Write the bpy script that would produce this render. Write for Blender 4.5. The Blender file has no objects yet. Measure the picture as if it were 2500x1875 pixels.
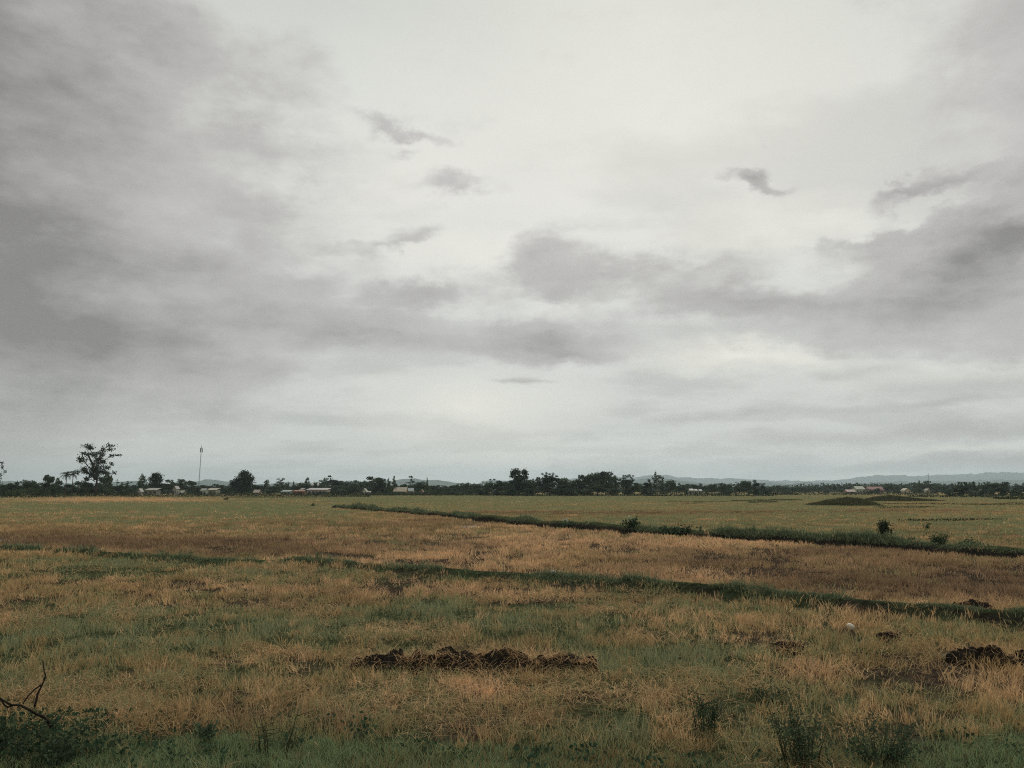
import bpy, math, random
import numpy as np
from mathutils import Vector, Matrix

R = math.radians
random.seed(7)
rng = np.random.default_rng(7)
scene = bpy.context.scene
COL = scene.collection

# ------------------------------------------------------------------ camera
CAM_H = 2.6
F_PX = 1962.0                      # focal length in photograph pixels (2500 wide)
PITCH = math.atan((1196 - 937.5) / F_PX)
cam_d = bpy.data.cameras.new('camera')
cam_d.sensor_width = 36.0
cam_d.lens = 36.0 * F_PX / 2500.0
cam_d.clip_start = 0.1
cam_d.clip_end = 80000
cam = bpy.data.objects.new('camera', cam_d)
cam.location = (0, 0, CAM_H)
cam.rotation_euler = (math.pi / 2 + PITCH, 0, 0)
COL.objects.link(cam)
scene.camera = cam
cP, sP = math.cos(PITCH), math.sin(PITCH)

def ray(px, py):
    a, b = px - 1250.0, 937.5 - py
    return (a, F_PX * cP - b * sP, F_PX * sP + b * cP)

def gp(px, py, z=0.0):
    """point on the plane z seen at photograph pixel px,py"""
    d = ray(px, py)
    t = (z - CAM_H) / d[2]
    return (d[0] * t, d[1] * t)

def at(px, py, Y):
    """point at distance Y along the road axis"""
    d = ray(px, py)
    t = Y / d[1]
    return Vector((d[0] * t, Y, CAM_H + d[2] * t))

def proj(x, y, z=0.0):
    zz = z - CAM_H
    f = y * cP + zz * sP
    u = -y * sP + zz * cP
    f = np.maximum(f, 1e-3)
    return 1250 + F_PX * x / f, 937.5 - F_PX * u / f

# ------------------------------------------------------------------ world: overcast sky
SUN_EL, SUN_AZ = R(46), R(14)      # behind the cloud, ahead and a little to the right
world = bpy.data.worlds.new('World')
scene.world = world
world.use_nodes = True
wn, wl = world.node_tree.nodes, world.node_tree.links
wn.clear()

def N(tree_nodes, typ, **kw):
    n = tree_nodes.new(typ)
    for k, v in kw.items():
        setattr(n, k, v)
    return n

def build_sky():
    n, l = wn, wl
    out = N(n, 'ShaderNodeOutputWorld')
    bg = N(n, 'ShaderNodeBackground')
    bg.inputs['Strength'].default_value = 0.1
    l.new(bg.outputs[0], out.inputs['Surface'])
    sky = N(n, 'ShaderNodeTexSky', sky_type='NISHITA', sun_disc=False)
    sky.sun_elevation = SUN_EL
    sky.sun_rotation = SUN_AZ
    sky.dust_density = 4.0
    tc = N(n, 'ShaderNodeTexCoord')
    sep = N(n, 'ShaderNodeSeparateXYZ')
    l.new(tc.outputs['Generated'], sep.inputs[0])

    def M(op, a, b=None, c=None, clamp=False):
        m = N(n, 'ShaderNodeMath', operation=op, use_clamp=clamp)
        for i, v in enumerate((a, b, c)):
            if v is None:
                continue
            if isinstance(v, (int, float)):
                m.inputs[i].default_value = v
            else:
                l.new(v, m.inputs[i])
        return m.outputs[0]
    X, Y, Z = sep.outputs
    az = M('ARCTAN2', X, Y)
    el = M('ARCSINE', Z)
    # cloud sheet coordinates: clouds lie in a layer, so they crowd towards the horizon
    zz = M('ADD', M('MAXIMUM', Z, 0.0), 0.20)
    cx, cy = M('DIVIDE', X, zz), M('DIVIDE', Y, zz)
    sheet = N(n, 'ShaderNodeCombineXYZ')
    l.new(cx, sheet.inputs[0]); l.new(cy, sheet.inputs[1])
    def noise(vec, scale, detail, rough, off=(0, 0, 0), dist=0.0, sc=(1, 1, 1)):
        mp = N(n, 'ShaderNodeMapping')
        mp.inputs['Location'].default_value = off
        mp.inputs['Scale'].default_value = sc
        l.new(vec, mp.inputs[0])
        t = N(n, 'ShaderNodeTexNoise', noise_dimensions='2D')
        t.inputs['Scale'].default_value = scale
        t.inputs['Detail'].default_value = detail
        t.inputs['Roughness'].default_value = rough
        t.inputs['Distortion'].default_value = dist
        l.new(mp.outputs[0], t.inputs['Vector'])
        return t
    n1 = noise(sheet.outputs[0], 1.1, 7, 0.58, (3.1, 1.7, 0))
    aes = N(n, 'ShaderNodeCombineXYZ')
    l.new(az, aes.inputs[0]); l.new(el, aes.inputs[1])
    # rounded heads and billows of the single cloud bodies
    n2 = noise(aes.outputs[0], 6.5, 9, 0.62, (8.3, 5.2, 0), 0.0, (1, 2.1, 1))
    n3 = noise(aes.outputs[0], 4.2, 8, 0.58, (5.5, 0.7, 0), 0.0, (1, 2.6, 1))
    w2 = noise(aes.outputs[0], 11, 6, 0.62, (1.5, 3.7, 0), 0.0, (1, 1.7, 1))
    sw2 = N(n, 'ShaderNodeSeparateColor')
    l.new(w2.outputs['Color'], sw2.inputs[0])
    # direction, warped so that the cloud edges are ragged
    w1 = noise(sheet.outputs[0], 1.9, 5, 0.6, (0.4, 9.0, 0))
    sw = N(n, 'ShaderNodeSeparateColor')
    l.new(w1.outputs['Color'], sw.inputs[0])
    waz = M('MULTIPLY_ADD', M('SUBTRACT', sw.outputs[0], 0.5), 0.06, M('MULTIPLY_ADD', M('SUBTRACT', sw2.outputs[0], 0.5), 0.085, az))
    damp = M('MULTIPLY_ADD', M('MAXIMUM', el, 0.0), 0.16, 0.010)
    wel = M('MULTIPLY_ADD', M('SUBTRACT', sw2.outputs[1], 0.5), damp, M('MULTIPLY_ADD', M('SUBTRACT', sw.outputs[1], 0.5), damp, el))
    ae = N(n, 'ShaderNodeCombineXYZ')
    l.new(waz, ae.inputs[0]); l.new(wel, ae.inputs[1])

    def bank(blobs):
        acc = None
        for (px, py, rx, ry, rot, s) in blobs:
            d = Vector(ray(px, py)).normalized()
            mp = N(n, 'ShaderNodeMapping', vector_type='TEXTURE')
            mp.inputs['Location'].default_value = (math.atan2(d.x, d.y), math.asin(d.z), 0)
            mp.inputs['Rotation'].default_value = (0, 0, R(rot))
            mp.inputs['Scale'].default_value = (rx / F_PX, ry / F_PX, 1)
            l.new(ae.outputs[0], mp.inputs[0])
            g = N(n, 'ShaderNodeTexGradient', gradient_type='SPHERICAL')
            l.new(mp.outputs[0], g.inputs[0])
            acc = M('MULTIPLY_ADD', g.outputs['Fac'], s, acc if acc is not None else 0.0)
        return acc
    dark = bank(CLOUDS_DARK_VIGNETTE)
    glow = bank(CLOUDS_BRIGHT)
    dens = M('ADD', dark, M('MULTIPLY', M('SUBTRACT', n1.outputs['Fac'], 0.48), 0.95))
    dens = M('ADD', dens, M('MULTIPLY', M('SUBTRACT', n2.outputs['Fac'], 0.5), 1.05))
    mr = N(n, 'ShaderNodeMapRange', interpolation_type='SMOOTHSTEP')
    mr.inputs['From Min'].default_value = 0.10
    mr.inputs['From Max'].default_value = 0.70
    l.new(dens, mr.inputs['Value'])
    D = mr.outputs[0]
    # luminous veil: brightest ahead and to the right, dull behind and near the horizon
    ramp = N(n, 'ShaderNodeValToRGB')
    e = ramp.color_ramp.elements
    e[0].position, e[0].color = 0.0, (0.68, 0.695, 0.675, 1)
    e[1].position, e[1].color = 1.0, (0.62, 0.64, 0.59, 1)
    for p, c in ((0.08, (0.645, 0.65, 0.62)), (0.20, (0.68, 0.69, 0.655)), (0.36, (0.775, 0.77, 0.725)), (0.56, (0.635, 0.655, 0.605))):
        k = e.new(p); k.color = (*c, 1)
    l.new(M('DIVIDE', M('MAXIMUM', el, 0.0), 1.0), ramp.inputs[0])
    back = M('MULTIPLY_ADD', Y, 0.22, 0.78, clamp=True)
    n4 = noise(sheet.outputs[0], 1.6, 7, 0.55, (2.2, 4.4, 0), 0.0, (0.8, 1.3, 1))
    veil = N(n, 'ShaderNodeMapRange', interpolation_type='SMOOTHSTEP')
    veil.inputs['From Min'].default_value = 0.44; veil.inputs['From Max'].default_value = 0.64
    veil.inputs['To Min'].default_value = 1.04; veil.inputs['To Max'].default_value = 0.86
    l.new(n4.outputs['Fac'], veil.inputs['Value'])
    back2 = M('MULTIPLY', M('MULTIPLY_ADD', n1.outputs['Fac'], 0.20, 0.80), veil.outputs[0])
    lum = M('MULTIPLY', back, back2)
    base = N(n, 'ShaderNodeMix', data_type='RGBA', blend_type='MULTIPLY')
    base.inputs['Factor'].default_value = 1
    l.new(ramp.outputs[0], base.inputs['A'])
    l.new(lum, base.inputs['B'])
    # warm bright openings
    g2 = N(n, 'ShaderNodeMix', data_type='RGBA', blend_type='MIX')
    l.new(M('MULTIPLY', glow, M('MULTIPLY_ADD', n2.outputs['Fac'], 0.9, 0.35), clamp=True), g2.inputs['Factor'])
    l.new(base.outputs['Result'], g2.inputs['A'])
    g2.inputs['B'].default_value = (0.80, 0.78, 0.70, 1)
    # grey cloud
    dk = N(n, 'ShaderNodeMix', data_type='RGBA', blend_type='MIX')
    l.new(M('MULTIPLY', D, 0.93), dk.inputs['Factor'])
    l.new(g2.outputs['Result'], dk.inputs['A'])
    cl = N(n, 'ShaderNodeValToRGB')
    ce = cl.color_ramp.elements
    ce[0].position, ce[0].color = 0.0, (0.555, 0.545, 0.53, 1)
    ce[1].position, ce[1].color = 1.0, (0.185, 0.174, 0.166, 1)
    k = ce.new(0.55); k.color = (0.395, 0.382, 0.37, 1)
    l.new(M('MULTIPLY_ADD', M('SUBTRACT', n3.outputs['Fac'], 0.5), 0.9, M('MULTIPLY', dens, 0.56), clamp=True), cl.inputs[0])
    l.new(cl.outputs[0], dk.inputs['B'])
    # radiance over the strength, with the clear sky showing through a little
    sc = N(n, 'ShaderNodeMix', data_type='RGBA', blend_type='MULTIPLY')
    sc.inputs['Factor'].default_value = 1
    l.new(dk.outputs['Result'], sc.inputs['A'])
    sc.inputs['B'].default_value = (10, 10, 10, 1)
    fin = N(n, 'ShaderNodeMix', data_type='RGBA', blend_type='MIX')
    fin.inputs['Factor'].default_value = 0.97
    l.new(sky.outputs[0], fin.inputs['A'])
    l.new(sc.outputs['Result'], fin.inputs['B'])
    l.new(fin.outputs['Result'], bg.inputs['Color'])

# (photograph x, y, half width, half height, tilt, weight) of each cloud and vignette blob, turned into directions
CLOUDS_DARK_VIGNETTE = [
    (-350, 480, 1150, 900, 0, 1.15), (-60, 720, 640, 230, 0, 0.60), (60, 700, 420, 120, -8, 0.30), (560, 300, 330, 260, 0, 0.28),
    (560, 640, 420, 110, 6, 0.38), (640, 500, 260, 80, -10, 0.18), (-80, 20, 520, 260, 0, 0.7),
    (300, 870, 820, 110, 0, 0.50), (150, 955, 520, 70, 0, 0.32), (820, 905, 420, 36, 0, 0.30),
    (860, 745, 460, 80, 4, 0.62), (1050, 695, 200, 60, 10, 0.50), (980, 820, 640, 64, -2, 0.85),
    (1380, 858, 300, 46, -2, 0.85), (1330, 795, 260, 60, 0, 0.50),
    (1310, 645, 165, 105, 20, 0.85), (1500, 655, 300, 80, 0, 0.48), (1740, 650, 380, 56, 0, 0.34),
    (1800, 735, 560, 76, -6, 0.72), (2150, 775, 600, 95, -5, 0.80), (2450, 700, 420, 90, 0, 0.50),
    (2440, 850, 240, 80, 8, 0.55), (2060, 845, 380, 40, -8, 0.45),
    (2420, 595, 430, 90, 0, 1.7), (2190, 562, 180, 34, 0, 0.60),
    (2190, 490, 120, 30, 26, 0.70), (2290, 456, 130, 24, 4, 0.70), (2480, 470, 120, 56, 0, 0.70),
    (1830, 425, 80, 40, 0, 0.95), (1890, 468, 100, 34, -24, 0.85),
    (950, 298, 110, 48, 0, 0.62), (1050, 318, 140, 28, -4, 0.52), (985, 378, 90, 28, -6, 0.45),
    (1120, 456, 150, 40, 0, 0.60), (1015, 555, 140, 48, 10, 0.66), (930, 590, 170, 26, 6, 0.32),
    (1440, 545, 110, 18, 0, 0.20), (2000, 600, 150, 30, 0, 0.22),
    (2120, 965, 700, 50, 1, 0.44), (1750, 1020, 640, 26, 0, 0.42), (2380, 1050, 680, 40, 1, 0.85), (2450, 1125, 420, 22, 3, 0.7), (2300, 985, 420, 18, 2, .4),
    (1290, 928, 120, 14, 0, 0.40), (1100, 1040, 220, 16, -4, 0.28), (1400, 1056, 200, 12, 0, 0.34), (400, 1010, 700, 60, 0, 0.16),
    (1340, 1118, 60, 14, -10, 0.45), (1350, 1140, 70, 14, 10, 0.35), (2050, 1140, 800, 46, 0, 0.50), (1500, 1160, 300, 24, 0, 0.30),
    (2620, 120, 480, 620, 0, 1.0), (-260, 400, 620, 1000, 0, 0.6), (1900, 10, 600, 120, -6, 0.16),  # first blob: top right lens vignette put into the sky colour
]
CLOUDS_BRIGHT = [
    (1560, 250, 900, 420, 0, 0.45), (1150, 610, 420, 80, 0, 0.6), (1900, 560, 420, 80, 0, 0.65), (900, 470, 400, 160, 20, 0.3),
    (1830, 868, 330, 52, -3, 1.1), (1150, 1000, 380, 110, 0, 1.0), (1250, 1110, 420, 50, 0, .6), (2330, 905, 330, 34, 2, 0.65), (1380, 740, 130, 34, 12, .5),
    (1690, 1160, 60, 22, -8, 1.3), (1560, 1168, 70, 12, 14, 1.2), (1740, 1177, 30, 7, 0, 1.1),
    (2080, 1160, 240, 20, 3, 1.0), (2330, 1105, 300, 14, 5, 0.7), (290, 1058, 60, 20, 0, 0.5),
    (300, 235, 330, 230, 0, 0.25),
]
build_sky()

sun_d = bpy.data.lights.new('sun', 'SUN')
sun_d.energy = 1.5
sun_d.angle = R(30)
sun_d.color = (1.0, 0.95, 0.87)
sun = bpy.data.objects.new('sun', sun_d)
sdir = Vector((math.sin(SUN_AZ) * math.cos(SUN_EL), math.cos(SUN_AZ) * math.cos(SUN_EL), math.sin(SUN_EL)))
sun.rotation_euler = (-sdir).to_track_quat('-Z', 'Y').to_euler()
sun.location = (0, 0, 60)
COL.objects.link(sun)

vs = scene.view_settings
vs.view_transform = 'Standard'
vs.look = 'None'
vs.exposure = 0.12
vs.gamma = 1.0
vs.use_curve_mapping = False
scene.cycles.max_bounces = 5
scene.cycles.diffuse_bounces = 3
scene.cycles.transmission_bounces = 3
scene.cycles.volume_bounces = 2
scene.cycles.use_denoising = False
scene.cycles.filter_width = 1.1

# ------------------------------------------------------------------ helpers
def tag(o, label=None, cat=None, group=None, kind=None):
    if label: o['label'] = label
    if cat: o['category'] = cat
    if group: o['group'] = group
    if kind: o['kind'] = kind
    return o

def mesh_np(name, V, faces_flat, sizes, mat, col=None, parent=None, smooth=False):
    V = np.ascontiguousarray(V, dtype=np.float32)
    me = bpy.data.meshes.new(name)
    me.vertices.add(len(V))
    me.vertices.foreach_set('co', V.ravel())
    ff = np.ascontiguousarray(faces_flat, dtype=np.int32)
    sizes = np.ascontiguousarray(sizes, dtype=np.int32)
    me.loops.add(len(ff))
    me.loops.foreach_set('vertex_index', ff)
    me.polygons.add(len(sizes))
    st = np.zeros(len(sizes), dtype=np.int32)
    st[1:] = np.cumsum(sizes)[:-1]
    me.polygons.foreach_set('loop_start', st)
    try:
        me.polygons.foreach_set('loop_total', sizes)
    except Exception:
        pass
    me.polygons.foreach_set('use_smooth', np.full(len(sizes), smooth))
    if col is not None:
        a = me.attributes.new('col', 'FLOAT_COLOR', 'POINT')
        c4 = np.ones((len(V), 4), dtype=np.float32)
        c4[:, :3] = col
        a.data.foreach_set('color', c4.ravel())
    me.update(calc_edges=True)
    me.materials.append(mat)
    o = bpy.data.objects.new(name, me)
    COL.objects.link(o)
    if parent: o.parent = parent
    return o

def empty(name, loc, rz=0.0):
    o = bpy.data.objects.new(name, None)
    o.empty_display_size = 0.2
    COL.objects.link(o)
    o.location = loc
    o.rotation_euler = (0, 0, rz)
    return o

class MB:
    """a small mesh builder: boxes, tubes, quads with one colour per vertex"""
    def __init__(self):
        self.v, self.f, self.s, self.c, self.n = [], [], [], [], 0
    def add(self, V, F, col=(1, 1, 1)):
        V = np.asarray(V, float)
        self.v.append(V)
        for f in F:
            self.f.extend([self.n + i for i in f]); self.s.append(len(f))
        c = np.asarray(col, float)
        self.c.append(np.broadcast_to(c, (len(V), 3)).copy())
        self.n += len(V)
    def box(self, c, s, col=(1, 1, 1), rz=0.0):
        x, y, z = s[0] / 2, s[1] / 2, s[2] / 2
        P = np.array([(-x, -y, -z), (x, -y, -z), (x, y, -z), (-x, y, -z), (-x, -y, z), (x, -y, z), (x, y, z), (-x, y, z)])
        if rz:
            ca, sa = math.cos(rz), math.sin(rz)
            P = np.c_[P[:, 0] * ca - P[:, 1] * sa, P[:, 0] * sa + P[:, 1] * ca, P[:, 2]]
        self.add(P + np.array(c), [(0, 3, 2, 1), (4, 5, 6, 7), (0, 1, 5, 4), (1, 2, 6, 5), (2, 3, 7, 6), (3, 0, 4, 7)], col)
    def tube(self, pts, rad, k=6, col=(1, 1, 1), cap=True):
        pts = [Vector(p) for p in pts]
        V, F = [], []
        for i, p in enumerate(pts):
            t = (pts[min(i + 1, len(pts) - 1)] - pts[max(i - 1, 0)]).normalized()
            a = t.cross(Vector((0.13, 1, 0.21))).normalized()
            b = t.cross(a)
            r = rad[i] if hasattr(rad, '__len__') else rad
            for j in range(k):
                q = 2 * math.pi * j / k
                V.append(p + (a * math.cos(q) + b * math.sin(q)) * r)
        for i in range(len(pts) - 1):
            for j in range(k):
                F.append((i * k + j, i * k + (j + 1) % k, (i + 1) * k + (j + 1) % k, (i + 1) * k + j))
        if cap:
            F.append(tuple(range(k))[::-1]); F.append(tuple((len(pts) - 1) * k + j for j in range(k)))
        self.add([tuple(v) for v in V], F, col)
    def build(self, name, mat, parent=None, smooth=False):
        return mesh_np(name, np.vstack(self.v), self.f, self.s, mat, np.vstack(self.c), parent, smooth)

# value noise
_T = np.random.default_rng(3).random((256, 256))
def vnoise(x, y, seed=0):
    x = np.asarray(x, float) + seed * 17.31; y = np.asarray(y, float) + seed * 9.77
    xi, yi = np.floor(x).astype(int), np.floor(y).astype(int)
    fx, fy = x - xi, y - yi
    fx = fx * fx * (3 - 2 * fx); fy = fy * fy * (3 - 2 * fy)
    a, b = _T[xi & 255, yi & 255], _T[(xi + 1) & 255, yi & 255]
    c, d = _T[xi & 255, (yi + 1) & 255], _T[(xi + 1) & 255, (yi + 1) & 255]
    return (a * (1 - fx) + b * fx) * (1 - fy) + (c * (1 - fx) + d * fx) * fy
def fbm(x, y, seed=0, octv=4):
    s, a, t = 0.0, 0.5, 0.0
    for i in range(octv):
        s = s + a * vnoise(x * 2 ** i, y * 2 ** i, seed + i); t += a; a *= 0.55
    return s / t
def sstep(a, b, x):
    t = np.clip((x - a) / (b - a), 0, 1)
    return t * t * (3 - 2 * t)

# ------------------------------------------------------------------ materials
def new_mat(name):
    m = bpy.data.materials.new(name)
    m.use_nodes = True
    m.node_tree.nodes.clear()
    return m, m.node_tree.nodes, m.node_tree.links

def leaf_mat(name, trans=0.3, noise_scale=0.0, noise_amt=0.3):
    m, n, l = new_mat(name)
    out = n.new('ShaderNodeOutputMaterial')
    at_ = n.new('ShaderNodeAttribute'); at_.attribute_name = 'col'
    colr = at_.outputs['Color']
    if noise_scale:
        tc = n.new('ShaderNodeTexCoord')
        nz = n.new('ShaderNodeTexNoise'); nz.inputs['Scale'].default_value = noise_scale; nz.inputs['Detail'].default_value = 3
        l.new(tc.outputs['Object'], nz.inputs['Vector'])
        mr = n.new('ShaderNodeMapRange'); mr.inputs['To Min'].default_value = 1 - noise_amt; mr.inputs['To Max'].default_value = 1 + noise_amt
        mr.inputs['From Min'].default_value = 0.3; mr.inputs['From Max'].default_value = 0.7
        l.new(nz.outputs['Fac'], mr.inputs['Value'])
        mx = n.new('ShaderNodeMix'); mx.data_type = 'RGBA'; mx.blend_type = 'MULTIPLY'; mx.inputs['Factor'].default_value = 1
        l.new(colr, mx.inputs['A']); l.new(mr.outputs[0], mx.inputs['B'])
        colr = mx.outputs['Result']
    d = n.new('ShaderNodeBsdfDiffuse'); l.new(colr, d.inputs['Color'])
    t = n.new('ShaderNodeBsdfTranslucent'); l.new(colr, t.inputs['Color'])
    mix = n.new('ShaderNodeMixShader'); mix.inputs[0].default_value = trans
    l.new(d.outputs[0], mix.inputs[1]); l.new(t.outputs[0], mix.inputs[2])
    l.new(mix.outputs[0], out.inputs['Surface'])
    return m

def solid_mat(name, rough=0.8, noise_scale=3.0, amt=0.25, bump=0.0, bump_scale=8.0, colour=None):
    m, n, l = new_mat(name)
    out = n.new('ShaderNodeOutputMaterial')
    p = n.new('ShaderNodeBsdfPrincipled')
    p.inputs['Roughness'].default_value = rough
    p.inputs['Specular IOR Level'].default_value = 0.2 if rough < .85 else 0.0
    if colour is None:
        a = n.new('ShaderNodeAttribute'); a.attribute_name = 'col'; c = a.outputs['Color']
    else:
        a = n.new('ShaderNodeRGB'); a.outputs[0].default_value = (*colour, 1); c = a.outputs[0]
    tc = n.new('ShaderNodeTexCoord')
    nz = n.new('ShaderNodeTexNoise'); nz.inputs['Scale'].default_value = noise_scale; nz.inputs['Detail'].default_value = 5
    l.new(tc.outputs['Object'], nz.inputs['Vector'])
    mr = n.new('ShaderNodeMapRange'); mr.inputs['From Min'].default_value = 0.25; mr.inputs['From Max'].default_value = 0.75
    mr.inputs['To Min'].default_value = 1 - amt; mr.inputs['To Max'].default_value = 1 + amt
    l.new(nz.outputs['Fac'], mr.inputs['Value'])
    mx = n.new('ShaderNodeMix'); mx.data_type = 'RGBA'; mx.blend_type = 'MULTIPLY'; mx.inputs['Factor'].default_value = 1
    l.new(c, mx.inputs['A']); l.new(mr.outputs[0], mx.inputs['B'])
    l.new(mx.outputs['Result'], p.inputs['Base Color'])
    if bump:
        nb = n.new('ShaderNodeTexNoise'); nb.inputs['Scale'].default_value = bump_scale; nb.inputs['Detail'].default_value = 8
        nb.inputs['Roughness'].default_value = 0.65
        l.new(tc.outputs['Object'], nb.inputs['Vector'])
        b = n.new('ShaderNodeBump'); b.inputs['Strength'].default_value = 1.0; b.inputs['Distance'].default_value = bump
        l.new(nb.outputs['Fac'], b.inputs['Height']); l.new(b.outputs[0], p.inputs['Normal'])
    l.new(p.outputs[0], out.inputs['Surface'])
    return m

M_BLADE = leaf_mat('dry_and_green_blades', 0.30)
M_LEAF = leaf_mat('tree_leaves', 0.25)
M_WEED = leaf_mat('weed_leaves', 0.25)
M_BARK = solid_mat('bark', 0.9, 4, 0.35, 0.03, 6)
M_SOIL = solid_mat('wet_dark_soil', 0.85, 6, 0.4, 0.03, 14)
M_GROUND = solid_mat('field_soil', 0.9, 6.0, 0.6, 0.06, 11)
M_HILL = solid_mat('wooded_hill', 0.95, 0.002, 0.3)
M_WALL = solid_mat('painted_plaster', 0.85, 0.8, 0.12)
M_ROOF = solid_mat('sheet_roof', 0.6, 0.6, 0.18)
M_METAL = solid_mat('galvanised_steel', 0.5, 2, 0.15)
M_WHITE = solid_mat('dull_white_plastic', 0.5, 18, 0.12, 0.004, 20)
M_GLASS = solid_mat('dark_window', 0.2, 1, 0.1)

# ------------------------------------------------------------------ the fields
BUND_NEAR = [(-900, 1318), (-300, 1330), (0, 1342), (140, 1350), (280, 1361), (420, 1372), (560, 1378), (720, 1375), (860, 1386), (1000, 1399), (1150, 1411),
             (1300, 1419), (1400, 1424), (1520, 1434), (1700, 1452), (1850, 1466), (2000, 1481), (2150, 1497), (2300, 1512), (2500, 1532), (2800, 1562)]
BUND_FAR = [(815, 1238), (900, 1245), (1000, 1253), (1100, 1261), (1200, 1271), (1300, 1280), (1400, 1288), (1500, 1296), (1600, 1302),
            (1750, 1311), (1900, 1321), (2050, 1330), (2200, 1340), (2350, 1350), (2500, 1360), (2800, 1378)]
NB = np.array([gp(*p) for p in BUND_NEAR])
FB = np.array([gp(*p) for p in BUND_FAR])

def line_dist(x, y, L):
    """signed distance to a polyline (positive on the camera's side) and the run along it"""
    best = np.full(np.shape(x), 1e9); sg = np.ones(np.shape(x))
    for (a, b) in zip(L[:-1], L[1:]):
        d = b - a; q = d @ d
        t = np.clip(((x - a[0]) * d[0] + (y - a[1]) * d[1]) / q, 0, 1)
        ex, ey = x - (a[0] + t * d[0]), y - (a[1] + t * d[1])
        r = np.hypot(ex, ey)
        s = np.sign(ex * d[1] - ey * d[0])
        m = r < best
        best = np.where(m, r, best); sg = np.where(m, s, sg)
    return best * np.where(sg == 0, 1, sg)

def gz(x, y):
    """height of the ground"""
    x = np.asarray(x, float); y = np.asarray(y, float)
    z = 0.07 * (fbm(x / 3.0, y / 3.0, 2, 3) - 0.5)
    near = (np.abs(y) < 150) & (y > 0)
    if np.any(near):
        xs, ys = x[near], y[near]
        dz = np.zeros(len(xs))
        wob = 0.35 * (fbm(xs / 1.3, ys / 1.3, 5, 3) - 0.5)
        d = line_dist(xs, ys, NB) + wob
        dz += np.where(xs > 3, .26, .18) * np.exp(-(d / 0.42) ** 2) * (0.7 + 0.6 * fbm(xs / 2, ys / 2, 6, 2))
        d = line_dist(xs, ys, FB) + wob * 1.6
        dz += 0.34 * np.exp(-((d + 0.5) / 0.8) ** 2) * (0.4 + 1.2 * fbm(xs / 4, ys / 4, 8, 2)) - 0.30 * np.exp(-((d - 0.9) / 0.5) ** 2)
        z = z.copy() if hasattr(z, 'copy') else z
        z[near] += dz
    return z

C_BRIGHT = np.array((0.80, 0.53, 0.30)); C_STRAW = np.array((0.46, 0.325, 0.155)); C_BROWN = np.array((0.27, 0.178, 0.112))
C_OLIVE = np.array((0.42, 0.355, 0.165)); C_GREEN = np.array((0.29, 0.32, 0.185)); C_DARK = np.array((0.085, 0.12, 0.07))
C_SOIL = np.array((0.050, 0.038, 0.028))

def blob(u, v, cu, cv, ru, rv):
    return np.exp(-(((u - cu) / ru) ** 2 + ((v - cv) / rv) ** 2))

# patches of the fields, laid out on the ground plane: (u, v, ru, rv, amount)
P_GREEN = [(1000, 1500, 330, 34, .35), (1300, 1520, 260, 30, .3), (350, 1560, 420, 26, .25), (180, 1500, 160, 30, .2), (1550, 1600, 220, 60, .35), (1500, 1690, 120, 50, .25),
           (1700, 1600, 160, 60, .25), (1180, 1640, 420, 18, .35), (650, 1530, 120, 20, .3), (250, 1380, 420, 22, .35), (560, 1405, 300, 16, .3), (2250, 1740, 300, 60, .2),
           (1750, 1480, 260, 24, .2), (1950, 1250, 160, 14, .35), (600, 1245, 420, 18, .35), (1400, 1218, 900, 7, .5), (1600, 1268, 130, 8, .4), (850, 1275, 120, 10, .25),
           (2450, 1820, 220, 60, .35), (1330, 1300, 90, 8, .15), (330, 1235, 300, 9, .3)]
P_STRAW = [(1010, 1355, 190, 36, .75), (1130, 1370, 180, 28, .55), (1350, 1325, 300, 20, .6), (1700, 1330, 320, 22, .6), (1950, 1400, 90, 14, .5), (1750, 1415, 150, 16, .5),
           (300, 1221, 210, 5.0, .9), (700, 1690, 260, 50, .2), (1080, 1680, 160, 30, .4), (1350, 1700, 260, 22, .35), (900, 1550, 90, 14, .5), (1990, 1640, 150, 36, .35), (560, 1440, 420, 24, .25),
           (1350, 1450, 320, 22, .35), (2150, 1500, 300, 20, .35), (1660, 1740, 120, 36, .35), (1400, 1310, 140, 14, .35), (800, 1325, 90, 10, .45), (1280, 1250, 160, 3, .5), (2440, 1450, 90, 26, .4)]
P_BROWN = [(300, 1330, 520, 17, .75), (700, 1350, 330, 16, .6), (100, 1315, 260, 14, .4), (1000, 1330, 150, 12, .55), (1600, 1254, 420, 5.5, .9), (1250, 1252, 260, 5, .6), (2050, 1248, 420, 4.5, .8), (2300, 1430, 420, 55, .95),
           (1990, 1430, 260, 24, .5), (1700, 1370, 330, 16, .55), (1600, 1390, 220, 12, .3), (900, 1278, 300, 14, .35), (750, 1770, 300, 30, .35), (60, 1500, 160, 60, .25), (1900, 1400, 60, 10, .6), (2450, 1330, 60, 20, .3), (1200, 1770, 380, 26, .4),
           (1560, 1340, 120, 10, .3), (2200, 1345, 420, 12, .6)]
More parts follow.
